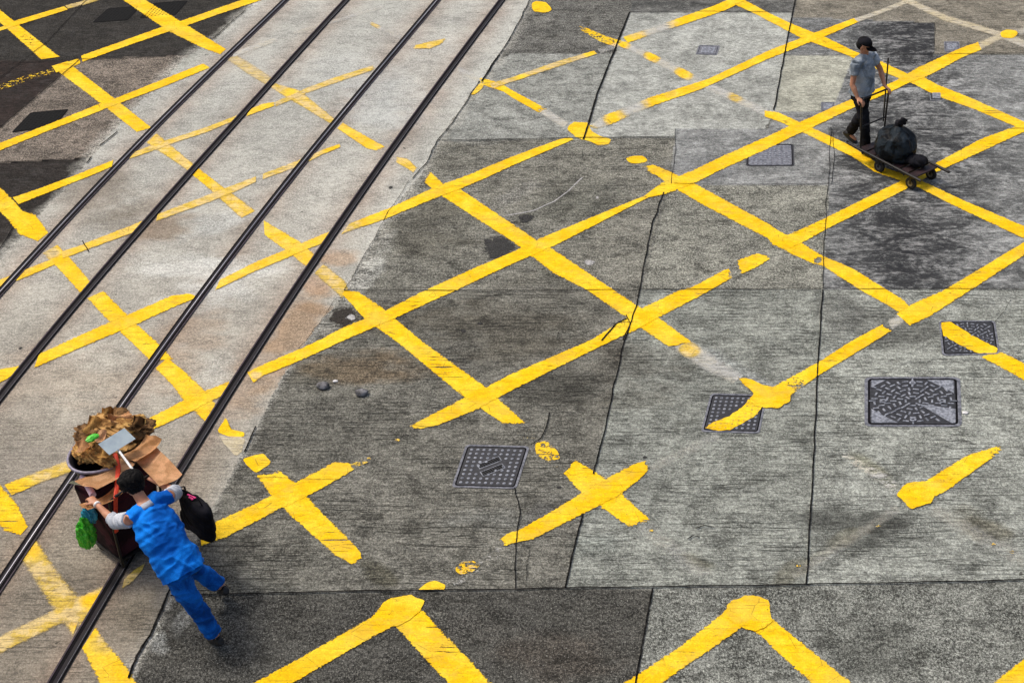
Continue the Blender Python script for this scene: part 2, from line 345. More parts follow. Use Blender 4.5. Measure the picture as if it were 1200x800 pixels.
# survey of the four rails
RAILS = [
 [(405,-75),(335,0),(300,34),(215,117),(132,200),(65,272),(0,344),(-75,425),(-150,505)],
 [(480,-75),(407,0),(315,100),(225,200),(140,300),(52,399),(0,466),(-70,560)],
 [(572,-75),(513,0),(430,100),(347,200),(272,300),(195,400),(135,485),(60,600),(0,685),(-50,760)],
 [(645,-75),(588,0),(515,100),(443,200),(372,300),(305,400),(240,508),(182,600),(125,695),(65,798),(25,865)],
]
def build_ground():
    xs = np.arange(-150, 1351, 2.0); ys = np.arange(-70, 871, 2.0)
    PX, PY = np.meshgrid(xs, ys); WX, WY = Pn(PX, PY)
    def fields(regions, spots, tram):
        col = np.zeros(PX.shape + (3,)); msk = np.zeros(PX.shape + (3,))
        wob = 0.0
        for poly, c, g, s, m in regions:
            k = inpoly(PX, PY, poly); col[k] = lin(c); msk[k] = (g, s, m)
        if tram:
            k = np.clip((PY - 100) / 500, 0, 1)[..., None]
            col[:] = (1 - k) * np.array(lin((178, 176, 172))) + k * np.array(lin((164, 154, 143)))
            kk = np.clip((PY - 480) / 200, 0, 1)[..., None]  # lower bed: its own grey-brown, with corner vignetting painted in as well
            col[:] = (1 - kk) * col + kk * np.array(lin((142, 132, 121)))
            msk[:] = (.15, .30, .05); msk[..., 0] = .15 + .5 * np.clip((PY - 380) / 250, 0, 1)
            for r in RAILS:
                p = np.array(r, float); rx = np.interp(PY, p[:, 1], p[:, 0]); dd = np.abs(PX - rx) * .8
                a = np.exp(-(dd / 17) ** 2)[..., None] * .45 * (.5 + fbm(WX * 3, WY * 3, 9)[..., None])
                col[:] = col * (1 - a) + a * np.array(lin((150, 124, 108)))
            a = np.exp(-((PX - edge_x(tramR, PY)) / 14) ** 2)[..., None] * .35
            col[:] = col * (1 - a) + a * np.array(lin((192, 190, 186)))
        for x, y, rx, ry, an, c, st in spots:
            an = math.radians(an); dx = PX - x; dy = PY - y
            u = (dx * math.cos(an) + dy * math.sin(an)) / rx; v = (-dx * math.sin(an) + dy * math.cos(an)) / ry
            if tram: pass
            q = u * u + v * v + (fbm(WX * 2.3, WY * 4.5, x * .1, 5) - .5) * 2.4
            a = (np.clip(1.25 - q, 0, 1) ** 1.3 * st)[..., None]
            col[:] = col * (1 - a) + a * np.array(lin(c))
        # broad weathering
        b = fbm(WX * .8, WY * 1.2, 3, 5); col *= (.80 + .40 * b)[..., None]
        return col, msk
    colR, mskR = fields(ROAD, SPOTS, False)
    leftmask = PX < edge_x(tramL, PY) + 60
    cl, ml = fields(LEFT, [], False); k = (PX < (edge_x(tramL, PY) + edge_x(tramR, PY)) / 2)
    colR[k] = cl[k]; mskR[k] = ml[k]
    # pale cement slurry spilling over both shoulders of the track bed
    nz = fbm(WX * 3.5, WY * 3.5, 21, 5)
    for ed, sg in ((tramL, -1), (tramR, 1)):
        dd = sg * (PX - edge_x(ed, PY)) / np.clip((PY + 850) / 1250, .6, 1.5)
        wd_ = np.where(PY < 420, 34, 12) if sg > 0 else 34
        a = (np.clip(1 - dd / (wd_ * nz + 2), 0, 1) * (dd > -30) * .75)[..., None]
        colR[:] = colR * (1 - a) + a * np.array(lin((176, 172, 166)))
    # soften the mottle with its own map: worst under the wheel paths
    m = .45 + .55 * np.exp(-((PX - 1060) / 75) ** 2) ; inm = (mskR[..., 2] > .6)
    mskR[..., 2] = np.where(inm, mskR[..., 2] * m, mskR[..., 2])
    k9 = inpoly(PX, PY, [(1034,28),(1096,28),(1092,78),(1038,72)]); mskR[k9, 2] = 1; colR[k9] *= .6
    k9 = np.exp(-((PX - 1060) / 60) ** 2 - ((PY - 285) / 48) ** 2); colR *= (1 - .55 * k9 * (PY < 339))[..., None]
    colT, mskT = fields([], TRAMSPOTS, True)
    ni, nj = PX.shape
    jit = (fbm(WX * 5, WY * 5, 5, 5) - .5) * 16
    cx = (PX[:-1, :-1] + PX[1:, 1:]) / 2; cy = (PY[:-1, :-1] + PY[1:, 1:]) / 2; j = jit[:-1, :-1]
    inT = (cx > edge_x(tramL, cy) + j * .8) & (cx < edge_x(tramR, cy) + j * .45)
    idx = np.arange(ni * nj).reshape(ni, nj)
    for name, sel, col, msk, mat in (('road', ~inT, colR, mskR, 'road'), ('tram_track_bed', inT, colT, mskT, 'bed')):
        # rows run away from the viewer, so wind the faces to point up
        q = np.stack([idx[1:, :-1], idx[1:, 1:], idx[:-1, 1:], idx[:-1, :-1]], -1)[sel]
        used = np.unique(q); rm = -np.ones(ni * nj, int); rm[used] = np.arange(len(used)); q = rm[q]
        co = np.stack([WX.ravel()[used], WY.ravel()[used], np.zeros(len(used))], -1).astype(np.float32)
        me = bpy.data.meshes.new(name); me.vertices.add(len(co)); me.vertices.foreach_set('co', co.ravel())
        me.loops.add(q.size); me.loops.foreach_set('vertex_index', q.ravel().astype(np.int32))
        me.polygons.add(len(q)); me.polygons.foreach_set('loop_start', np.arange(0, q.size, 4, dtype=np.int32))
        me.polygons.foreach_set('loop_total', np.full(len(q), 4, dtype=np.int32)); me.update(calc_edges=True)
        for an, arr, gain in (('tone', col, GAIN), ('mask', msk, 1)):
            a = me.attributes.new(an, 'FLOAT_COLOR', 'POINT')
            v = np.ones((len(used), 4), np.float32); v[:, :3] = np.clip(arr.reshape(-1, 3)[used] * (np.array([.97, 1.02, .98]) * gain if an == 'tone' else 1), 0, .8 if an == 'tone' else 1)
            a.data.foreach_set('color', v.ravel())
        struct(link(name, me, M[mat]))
GAIN = .93
build_ground()
# the city ground beyond the junction
bm = bmesh.new()
for x0, x1, y0, y1 in ((-300, 300, -300, 300),):
    vs = [bm.verts.new((x, y, -.03)) for x, y in ((x0, y0), (x1, y0), (x1, y1), (x0, y1))]; bm.faces.new(vs)
g = plain('far_asphalt', (.17, .165, .16), (.12, .118, .112), .85, 0, 3, 8)
struct(obj('ground', bm, g))

# ------------------------------------------------------------------ painted strips
def resamp(pts, n):
    p = np.array(pts, float); s = np.concatenate([[0], np.cumsum(np.hypot(*np.diff(p, axis=0).T))])
    t = np.linspace(0, s[-1], n); return np.stack([np.interp(t, s, p[:, 0]), np.interp(t, s, p[:, 1])], -1)
class Strips:
    def __init__(s): s.v = []; s.f = []; s.a = []
    def add(s, U, L, z, fade=0., wear=0., we=(.0, .0), edge=.22, endw=7, patches=()):
        ln = max(np.sum(np.hypot(*np.diff(np.array(U, float), axis=0).T)), 4)
        n = max(int(ln / 2.5), 5); u = resamp(U, n); l = resamp(L, n)
        cr = np.array([-.12, 0., .10, .3, .5, .7, .90, 1., 1.12]); eg = [.9, .53, .30, 0, 0, 0, .30, .53, .9]
        b = len(s.v); m = len(cr); s.c = getattr(s, 'c', 0) + 1; z = z + s.c * .000025
        for i in range(n):
            t = i * ln / (n - 1); wv = wear
            for k, dd in ((0, t), (1, ln - t)):
                if we[k] > 0: wv = max(wv, we[k] * max(0, 1 - dd / max(endw, 1)))
            for j, c in enumerate(cr):
                x = u[i][0] * (1 - c) + l[i][0] * c; y = u[i][1] * (1 - c) + l[i][1] * c
                fd = fade; ww = wv
                for (qx, qy, qr, qf, qw) in patches:
                    q = ((x - qx) ** 2 + (y - qy) ** 2 * 1.8) / qr ** 2; q = math.exp(-q * q * .9)
                    fd = fd + (qf - fd) * q; ww = ww + (qw - ww) * q
                X, Y = Pn(x, y); s.v.append((X, Y, z)); s.a.append((min(max(ww, 0), 1), min(max(fd, 0), 1), max(eg[j], 0)))
        for i in range(n - 1):
            for j in range(m - 1):
                a = b + i * m + j; s.f.append((a, a + 1, a + m + 1, a + m))
    def blob(s, poly, z, fade=0., wear=0.):
        p = np.array(poly, float); c = p.mean(0); ln = np.sum(np.hypot(*(np.roll(p, -1, 0) - p).T))
        s.c = getattr(s, 'c', 0) + 1; z = z + s.c * .000025
        n = max(int(ln / 3), 10); q = resamp(list(map(tuple, p)) + [tuple(p[0])], n + 1)[:-1]; b = len(s.v)
        q = .5 * q + .25 * np.roll(q, 1, 0) + .25 * np.roll(q, -1, 0); q = c + (q - c) * (1.02 + .16 * (fbm(q[:, 0] * .22, q[:, 1] * .22, 4, 3) - .5))[:, None]
        rings = getattr(s, 'rings', [(1.0, .95), (.93, .45), (.84, .05), (.4, 0)])
        for r, e in rings:
            for x, y in q:
                X, Y = Pn(c[0] + (x - c[0]) * r * 1.04, c[1] + (y - c[1]) * r * 1.04); s.v.append((X, Y, z)); s.a.append((wear, fade, e))
        X, Y = Pn(*c); s.v.append((X, Y, z)); s.a.append((wear, fade, 0)); cc = len(s.v) - 1
        for k in range(3):
            for i in range(n): s.f.append((b + k * n + i, b + k * n + (i + 1) % n, b + (k + 1) * n + (i + 1) % n, b + (k + 1) * n + i))
        for i in range(n): s.f.append((b + 3 * n + i, b + 3 * n + (i + 1) % n, cc))
    def build(s, name, mat):
        me = bpy.data.meshes.new(name); me.from_pydata(s.v, [], s.f); me.update()
        a = me.attributes.new('pw', 'FLOAT_COLOR', 'POINT'); v = np.ones((len(s.v), 4), np.float32); v[:, :3] = s.a
        a.data.foreach_set('color', v.ravel())
        bm = bmesh.new(); bm.from_mesh(me)
        for f in bm.faces:
            if f.normal.z < 0: f.normal_flip()
        bm.to_mesh(me); bm.free()
        return struct(link(name, me, mat))
ZA, ZB = .005, .0085
A = Strips(); B = Strips()
W = .75
# family running down to the right
A.add([(-30,-11),(0,12),(70,67)], [(-42,-4),(0,27),(48,70)], ZA, patches=[(35,48,16,.1,.35)])
A.add([(80,72),(87,79),(140,120),(178,150)], [(60,78),(62,80),(105,112),(160,155)], ZA)
A.add([(184,156),(230,195),(240,203),(300,247)], [(171,168),(215,197),(237,215),(282,256)], ZA, .30, .08, patches=[(236,208,16,.05,.3)])
A.add([(309,258),(350,282),(372,301)], [(310,276),(337,296),(361,315)], ZA, .18, .05)
A.add([(380,309),(406,330),(409,342)], [(368,321),(395,345),(400,350)], ZA, .42, 0)
A.add([(404,340),(420,342),(450,362),(495,400),(570,454),(617,497)], [(401,345),(427,374),(465,401),(505,434),(545,467),(592,498)], ZA, 0, 0, (.3, .8), endw=8)
A.add([(618,500),(640,520),(665,545)], [(595,500),(618,525),(648,548)], ZA, .55, .72)
A.blob([(626,520),(640,516),(655,530),(656,538),(640,540),(628,534)], ZA, .1, .42)
A.add([(672,538),(690,548),(710,561),(752,600),(764,610)], [(658,552),(670,566),(682,579),(712,600),(738,618)], ZA, 0, 0, (.9, .7), endw=8)
A.add([(766,612),(800,640),(840,672)], [(742,620),(775,645),(812,676)], ZA, 1, .35)
A.add([(896,716),(905,725),(945,757),(992,795),(1020,820),(1050,850)], [(868,730),(890,744),(915,768),(950,800),(975,822),(1000,850)], ZA, 0, .02)
A.add([(170,-40),(170,0),(213,26),(265,58)], [(110,-30),(143,0),(197,37),(240,58),(258,64)], ZA)
A.add([(278,65),(300,78),(322,93)], [(265,70),(290,88),(314,102)], ZA, .55, .1)
A.add([(323,98),(352,106),(394,141)], [(317,103),(335,115),(386,145)], ZA, .38, .1, patches=[(342,110,8,.1,.1)])
A.add([(402,144),(430,160),(453,173)], [(395,151),(430,175),(441,177)], ZA, .18, .05, (.2, .7), endw=6)
A.add([(465,184),(478,186),(489,197)], [(464,191),(475,197),(484,203)], ZA, .3, .05, (.5, .4))
A.add([(503,200),(522,218),(540,222),(600,262),(628,281),(648,292),(712,335),(745,357),(772,372),(815,404)], [(495,212),(510,225),(560,258),(600,283),(622,300),(648,320),(687,340),(735,373),(750,384),(785,408)], ZA, 0, 0, (.7, .9), endw=8)
A.add([(812,400),(840,418),(872,440)], [(786,408),(820,432),(858,450)], ZA, .72, .03, patches=[(808,410,12,.3,.3)])
A.add([(868,446),(880,444),(898,454),(912,458)], [(864,441),(872,452),(885,460),(900,466)], ZA, 0, .1)
A.add([(433,24),(440,28),(472,42)], [(434,30),(445,36),(468,47)], ZA, .82, .2, patches=[(440,30,8,.5,.2)])
A.add([(538,78),(555,86),(568,93)], [(535,84),(550,93),(560,98)], ZA, .78, .3)
A.add([(562,91),(585,97),(600,106),(641,128)], [(562,99),(590,108),(600,115),(632,133)], ZA, .05, .2, (.6, .6), endw=14)
A.add([(640,127),(667,143)], [(631,133),(660,151)], ZA, .68, .02)
A.blob([(663,150),(672,143),(690,144),(692,153),(703,160),(717,163),(715,168),(702,172),(692,166),(675,162)], ZA, .05, .18)
A.blob([(732,186),(742,183),(755,183),(760,189),(750,192),(738,192)], ZA, .0, .15)
A.add([(752,196),(765,193),(778,198),(812,214),(900,262),(915,272),(932,280)], [(757,203),(768,205),(785,218),(830,244),(900,280),(905,287),(925,296)], ZA, 0, .02, (.8, 0), endw=12)
A.add([(925,278),(940,285),(962,299),(1000,315),(1040,340),(1058,351),(1068,362)], [(900,278),(925,297),(952,309),(964,312),(1007,340),(1038,357),(1056,368)], ZA, 0, .03, patches=[(958,305,6,.1,.8),(985,312,10,0,.3)])
A.add([(1172,412),(1185,418),(1200,426),(1260,462),(1350,510)], [(1148,418),(1168,428),(1200,446),(1255,478),(1345,528)], ZA, 0, .02, (.6, 0))
A.add([(868,-2),(900,15),(932,30),(966,43),(1000,60),(1030,71),(1066,88)], [(852,2),(885,17),(900,25),(940,46),(992,65),(1030,83),(1062,96)], ZA, 0, .03)
A.add([(1072,85),(1100,100),(1140,116),(1200,143),(1350,212)], [(1062,95),(1100,114),(1140,128),(1195,151),(1345,224)], ZA, 0, .02)
A.add([(734,49),(780,70),(825,93),(900,128)], [(720,52),(765,74),(810,98),(898,138)], ZA, .70, .02, patches=[(727,52,10,0,0),(764,67,9,.1,.1),(801,87,10,.1,.1),(862,114,9,.45,.1)])
A.add([(676,30),(690,34),(708,42),(734,50)], [(676,35),(688,40),(702,49),(722,56)], ZA, .05, .42, (.8, 0), endw=20)
A.add([(896,130),(912,132),(952,150),(995,170),(1035,196),(1085,214),(1120,231),(1200,265),(1350,330)], [(896,137),(915,144),(937,154),(1000,185),(1025,202),(1070,217),(1115,240),(1200,280),(1345,348)], ZA, 0, .03)
A.add([(1045,-14),(1066,-2),(1110,18),(1176,38)], [(1035,-10),(1060,4),(1105,25),(1170,44)], ZA, .62, .12)
A.add([(1180,38),(1260,72),(1350,112)], [(1172,46),(1255,80),(1345,120)], ZA, .65, .15)
A.add([(488,708),(497,716),(520,742),(550,772),(575,800),(620,845)], [(450,722),(462,732),(485,758),(507,782),(525,800),(565,845)], ZA, 0, .02)
A.blob([(265,489),(270,503),(288,507),(287,512),(270,513),(254,506)], ZA, 0, .02)
A.blob([(255,510),(288,512),(284,530),(277,536),(262,520)], ZA, .62, .0)
A.blob([(283,538),(308,531),(319,542),(300,555),(292,548)], ZA, 0, .02)
A.add([(327,551),(345,565),(375,598),(422,645),(424,655)], [(300,556),(318,582),(341,605),(392,650),(414,662)], ZA, 0, 0, (.8, .7), endw=6)
A.add([(425,655),(450,675),(462,690)], [(400,655),(425,680),(440,692)], ZA, .9, .75)
A.add([(0,219),(14,233),(27,247),(42,252),(57,273)], [(-20,232),(0,249),(10,258),(22,275),(44,283)], ZA, 0, .02)
A.add([(-60,160),(-20,200),(4,223)], [(-80,175),(-40,215),(-10,240)], ZA, 0, .02)
A.add([(68,287),(80,299),(107,331)], [(50,297),(65,312),(96,346)], ZA, .10, .05, patches=[(60,295,10,.5,.2)])
A.add([(122,341),(150,370),(182,399),(203,421)], [(102,350),(130,380),(152,400),(176,423)], ZA, .08, 0)
A.add([(197,419),(215,434),(240,457),(254,476)], [(182,432),(200,450),(215,470),(240,495)], ZA, .10, 0)
A.add([(-20,545),(0,568),(20,590),(33,617)], [(-45,565),(-10,600),(4,622),(24,627)], ZA, .06, .03)
A.add([(40,628),(60,657),(75,678),(100,706)], [(24,655),(45,688),(57,707),(85,746)], ZA, .48, .05, patches=[(35,645,14,.12,0),(92,735,12,.12,0)])
A.add([(112,735),(130,758),(150,782),(175,825)], [(96,760),(106,780),(117,800),(140,840)], ZA, .12, .03, patches=[(118,755,14,.4,0)])
# family running up to the right
B.add([(-60,58),(0,33),(17,25),(75,8)], [(-60,63),(0,37),(22,30),(80,12)], ZB, 0, .03, (0, .3))
B.add([(76,7),(95,2),(118,-6)], [(80,11),(98,7),(120,0)], ZB, .5, .25)
B.add([(-40,115),(0,100),(30,89),(62,80)], [(-40,122),(0,107),(32,96),(64,86)], ZB, .1, .60)
B.add([(62,79),(92,69),(94,72)], [(66,86),(85,79),(94,75)], ZB, .02, .05)
B.add([(95,66),(140,50),(193,31),(205,28)], [(97,73),(142,57),(200,37),(208,34)], ZB)
B.add([(210,26),(250,12),(285,0),(330,-16)], [(218,31),(255,18),(300,3),(340,-12)], ZB, 0, .1)
B.add([(-60,192),(0,168),(60,145),(117,122),(135,116),(190,94),(238,75)], [(-60,200),(0,177),(62,152),(122,129),(142,121),(195,101),(246,80)], ZB, 0, 0, (0, .4))
B.add([(272,62),(300,52),(325,43)], [(274,68),(300,59),(325,50)], ZB, .7, .2)
B.add([(345,37),(420,15),(450,6)], [(345,42),(420,20),(450,11)], ZB, .86, .2)
B.add([(15,232),(50,220),(85,207),(105,199),(133,188)], [(22,240),(55,227),(90,213),(108,206),(131,196)], ZB)
B.add([(-60,262),(-20,246),(10,234)], [(-60,272),(-15,255),(16,242)], ZB)
B.add([(153,180),(182,169),(200,163),(240,150),(284,133)], [(152,187),(184,176),(205,168),(242,156),(280,140)], ZB, .32, .08)
B.add([(292,129),(308,122),(323,120)], [(289,137),(310,129),(322,125)], ZB, .15, .05, (0,.6))
B.add([(323,119),(340,112),(356,105)], [(323,126),(340,119),(358,111)], ZB, .5, .05)
B.add([(355,105),(395,90),(437,77)], [(357,111),(400,96),(440,82)], ZB, .40, .12, (0, .6))
B.add([(485,54),(500,50),(524,45)], [(484,58),(504,58),(520,51)], ZB, .32, .2, (.5, .8))
B.add([(-60,348),(0,328),(30,316),(63,303)], [(-60,358),(0,337),(32,325),(64,311)], ZB, .18, .05)
B.add([(72,295),(97,287),(100,285),(155,264),(176,255)], [(74,304),(100,294),(103,293),(160,272),(172,267)], ZB, .22, .06)
B.add([(185,251),(240,230),(268,219),(300,207)], [(183,260),(245,238),(275,226),(300,214)], ZB, .34, .08)
B.add([(308,204),(350,188),(378,176),(398,169)], [(308,211),(352,195),(380,181),(399,173)], ZB, .38, .1, patches=[(388,175,12,.1,.1)])
B.add([(-60,458),(0,433),(22,429)], [(-60,475),(0,449),(22,437)], ZB, .06, .02)
B.add([(46,415),(85,397),(125,379),(152,368),(200,347),(222,344),(230,348)], [(40,432),(90,410),(138,390),(162,380),(205,360),(229,350),(231,350)], ZB, .08, .02)
B.add([(258,328),(300,307),(332,294),(351,286),(390,270)], [(252,341),(300,318),(337,303),(355,295),(383,284)], ZB, .16, .04)
B.add([(410,262),(457,244),(500,224),(522,215),(545,207),(600,184),(655,164),(667,161)], [(400,275),(450,258),(510,233),(537,223),(570,209),(600,195),(668,166),(672,164)], ZB, 0, .04, (.3, .4), endw=8, patches=[(412,268,14,.45,.1)])
B.add([(690,148),(705,137),(760,115),(830,93),(900,60),(957,38),(1000,22)], [(700,152),(715,147),(770,123),(820,106),(900,70),(975,40),(1007,26)], ZB, .0, .03, patches=[(702,144,14,.7,.1),(742,128,20,.70,.03),(716,141,7,.1,.1),(768,118,7,.1,.1),(786,110,9,.25,.1)])
B.add([(1000,22),(1030,12),(1066,-2)], [(1006,27),(1036,16),(1072,2)], ZB, .64, .1)
B.add([(574,98),(600,91),(650,73),(696,60)], [(577,105),(600,97),(655,79),(700,64)], ZB, .46, .05, patches=[(690,62,8,.05,.1),(612,92,8,.15,.1)])
B.add([(700,58),(722,50)], [(704,64),(728,56)], ZB, .85, .0)
B.add([(730,44),(780,27),(840,6),(862,-4)], [(736,51),(785,35),(850,13),(872,2)], ZB, .05, .03, patches=[(770,35,22,.70,.03),(745,42,8,.3,.1)])
B.add([(162,497),(213,470),(241,458),(268,447)], [(168,509),(225,483),(250,469),(272,461)], ZB, .10, .0)
B.add([(290,437),(300,431),(352,409),(378,397),(400,385),(452,364),(495,342),(550,317),(600,296),(632,280),(755,230),(775,215),(812,200),(850,182),(900,160),(925,148),(945,140),(985,122),(1015,110),(1050,95),(1075,80),(1125,57),(1146,50)],
      [(297,449),(310,440),(357,421),(400,401),(430,388),(464,373),(532,342),(600,310),(647,290),(700,263),(760,232),(780,228),(815,215),(840,202),(900,175),(935,158),(952,150),(1000,127),(1040,110),(1065,98),(1085,91),(1130,67),(1150,59)], ZB, 0, .02, patches=[(755,230,9,.1,.35),(300,440,8,.35,0)])
B.add([(1146,50),(1165,42),(1178,38)], [(1150,59),(1172,48),(1184,43)], ZB, .62, .1)
B.blob([(1171,39),(1180,35),(1192,37),(1193,42),(1186,46),(1173,45)], ZB + .003, 0, .05)
B.add([(1190,36),(1230,20),(1280,0)], [(1196,42),(1236,26),(1286,5)], ZB, .75, .1)
B.add([(5,568),(40,554),(80,539),(110,527)], [(14,581),(45,568),(80,555),(112,540)], ZB, .42, .04, patches=[(20,572,22,.12,0)])
B.add([(235,628),(245,615),(300,590),(345,566),(392,542),(413,543)], [(236,640),(265,630),(322,600),(362,581),(400,560),(417,549)], ZB, 0, .0, (0, .8), endw=8)
B.add([(412,544),(425,538),(434,536)], [(415,549),(428,544),(436,540)], ZB, .2, .55)
B.add([(478,501),(500,489),(543,467),(570,454),(600,438),(692,399),(733,373),(755,360),(793,342),(813,336),(850,316),(856,315)], [(488,504),(512,499),(560,480),(585,466),(600,458),(660,428),(715,401),(750,385),(775,371),(825,345),(853,329),(858,326)], ZB, 0, .02, (.8, .7), endw=8)
B.add([(863,306),(887,297),(900,301)], [(868,322),(885,315),(902,304)], ZB, 0, .05, (.7, .5), endw=5)
B.add([(915,280),(925,275),(967,256),(1050,215),(1090,195),(1150,163),(1192,148),(1350,82)], [(925,292),(942,284),(969,269),(1057,225),(1100,201),(1145,181),(1196,157),(1350,94)], ZB, 0, .03, patches=[(950,268,10,.1,.25),(985,252,12,0,.2)])
B.add([(583,634),(595,625),(609,621),(645,600),(682,578),(710,561),(747,542),(758,540)], [(590,641),(600,637),(625,632),(645,622),(686,601),(727,580),(750,562),(762,549)], ZB, 0, .02, (.8, .8), endw=9)
B.add([(760,545),(800,524),(840,505)], [(765,555),(805,536),(845,516)], ZB, .98, .15)
B.blob([(489,692),(500,683),(510,680),(524,686),(520,692)], ZB, 0, .05)
B.blob([(533,667),(540,659),(555,657),(563,663),(552,672),(537,674)], ZB, .1, .45)
B.add([(520,684),(540,668),(585,640)], [(530,690),(555,678),(592,648)], ZB, .8, .6)
B.add([(260,822),(300,799),(350,772),(437,722),(450,706)], [(310,822),(345,800),(400,768),(440,745),(466,732)], ZB, 0, .0)
B.blob([(445,722),(447,708),(457,701),(480,697),(498,704),(494,714),(482,726),(464,735)], ZB + .003, 0, .0)
B.add([(893,458),(898,456),(905,454),(960,424),(997,400),(1035,380)], [(908,474),(918,470),(932,460),(960,440),(1008,411),(1045,388)], ZB, .0, .06, (.3, .6), endw=10, patches=[(935,452,14,.1,.5)])
B.blob([(864,443),(878,444),(895,452),(912,455),(926,461),(928,470),(910,479),(890,478),(876,470),(884,462)], ZB + .003, 0, .0)
B.add([(1040,376),(1052,367)], [(1046,388),(1060,378)], ZB, .7, .1)
B.add([(1050,368),(1072,355),(1107,340),(1200,284),(1350,190)], [(1066,382),(1092,370),(1137,341),(1200,300),(1350,210)], ZB, 0, .03, (.4, 0), patches=[(1115,347,12,.1,.3)])
B.blob([(1050,580),(1062,566),(1090,564),(1098,576),(1092,590),(1067,597)], ZB + .003, 0, .0)
B.add([(1084,564),(1110,548),(1135,533),(1183,519)], [(1090,585),(1110,575),(1150,546),(1180,525)], ZB, 0, .16, (0, .9), endw=40)
B.add([(990,530),(1015,542),(1040,556),(1055,568)], [(985,538),(1008,552),(1030,566),(1045,578)], ZB, .7, .5)
A.add([(1100,590),(1150,618),(1215,655)], [(1085,602),(1135,632),(1200,668)], ZA, 1, .35)
B.add([(925,672),(960,648),(1050,590)], [(935,682),(975,655),(1055,602)], ZB, 1, .35)
B.add([(720,806),(745,792),(800,755),(845,720),(858,706)], [(745,820),(778,799),(820,770),(870,735),(878,738)], ZB, 0, .0)
B.blob([(845,722),(855,706),(870,699),(884,698),(903,704),(901,712),(905,730),(888,741),(872,737)], ZB + .003, 0, .0)
B.add([(1130,820),(1165,799),(1200,771),(1300,705)], [(1180,840),(1205,812),(1240,782),(1330,720)], ZB, 0, .02)
B.add([(-60,775),(0,745),(60,716),(85,702),(122,686)], [(-60,795),(0,767),(72,731),(95,735),(125,705)], ZB, .46, .04, patches=[(108,705,16,.10,0)])
B.add([(146,678),(158,667),(170,660)], [(143,690),(155,683),(167,668)], ZB, .35, .15)
B.blob([(622,5),(628,2),(640,3),(648,12),(640,16),(624,14)], ZB, 0, .2)
B.blob([(551,112),(562,98),(568,96),(566,104),(556,112)], ZB, .2, .2)
for x, y in ((935,663),(1028,617),(1163,638),(1185,647),(465,516),(762,622)):
    B.blob([(x-3,y+1),(x,y-2),(x+4,y-1),(x+3,y+2)], ZB, .2, .5)
# lattice carried on beyond the picture's edges
A.add([(1000,820),(1080,880)], [(960,830),(1040,890)], ZA)
A.build('yellow_box_marking', M['paint'])
B.build('yellow_cross_marking', M['paint'])

# ------------------------------------------------------------------ joints and cracks
def lines(name, defs, z, mat):
    S = Strips()
    for pts, wd, wr in defs:
        ln = np.sum(np.hypot(*np.diff(np.array(pts, float), axis=0).T)); n = max(int(ln / 3), 3); q = resamp(pts, n)
        X, Y = Pn(q[:, 0], q[:, 1]); wob = (fbm(X * 4 + 3, Y * 4, wd, 4) - .5) * (.012 + wr * .10)
        tx = np.gradient(X); ty = np.gradient(Y); l = np.hypot(tx, ty); nx, ny = -ty / l, tx / l
        hw = wd * .0040 * (.75 + .7 * fbm(X * 6, Y * 6, 7, 3))
        b = len(S.v)
        for i in range(n):
            for c, e in ((-1.6, .8), (-.8, .25), (0, 0), (.8, .25), (1.6, .8)):
                S.v.append((X[i] + nx[i] * (wob[i] + c * hw[i]), Y[i] + ny[i] * (wob[i] + c * hw[i]), z)); S.a.append((min(e + wr * .6, 1), 0, 0))
        for i in range(n - 1):
            for j in range(4): a = b + i * 5 + j; S.f.append((a, a + 1, a + 6, a + 5))
    return S.build(name, mat)
JO = [
 ([(200,698),(420,693),(600,691),(660,689),(765,688),(900,686),(1000,684),(1200,680),(1345,676)],1.5,.05),
 ([(765,690),(755,740),(745,800),(735,865)],1.6,.08),
 ([(662,690),(683,602)],1.9,.15),([(695,556),(712,490),(722,440),(732,400),(745,362),(755,310),(765,262),(778,226)],1.8,.2),
 ([(945,685),(950,600),(955,500),(960,400),(964,340)],1.7,.1),([(964,339),(967,260),(971,200),(974,150)],1.0,.3),
 ([(403,341),(600,341),(750,340),(960,339),(1200,339),(1345,339)],1.1,.08),
 ([(512,165),(600,164),(690,162),(792,161)],1.6,.08),([(684,164),(700,110),(720,60),(738,15)],2.8,.05),
 ([(738,15),(830,14),(930,15)],1.3,.15),([(907,130),(918,70),(927,25),(940,-40)],2.2,.12),
 ([(790,216),(900,217),(972,216)],1.0,.3),([(970,151),(1100,152),(1345,150)],1.2,.28),
 ([(920,65),(1000,66),(1200,63),(1345,61)],1.2,.3),([(600,219),(700,219),(780,218)],.9,.35),
 ([(110,-8),(55,50),(0,92),(-60,140)],1.3,.12),([(94,70),(50,108),(0,150),(-60,200)],1.5,.1),
 ([(-60,76),(45,73),(94,70),(130,70),(230,64)],1.3,.15),([(-60,195),(60,188),(107,185)],1.2,.1),
 ([(792,152),(791,190),(786,216)],1.0,.4),([(975,152),(978,185),(975,216)],.9,.4),([(1096,28),(1094,64)],1.0,.4)]
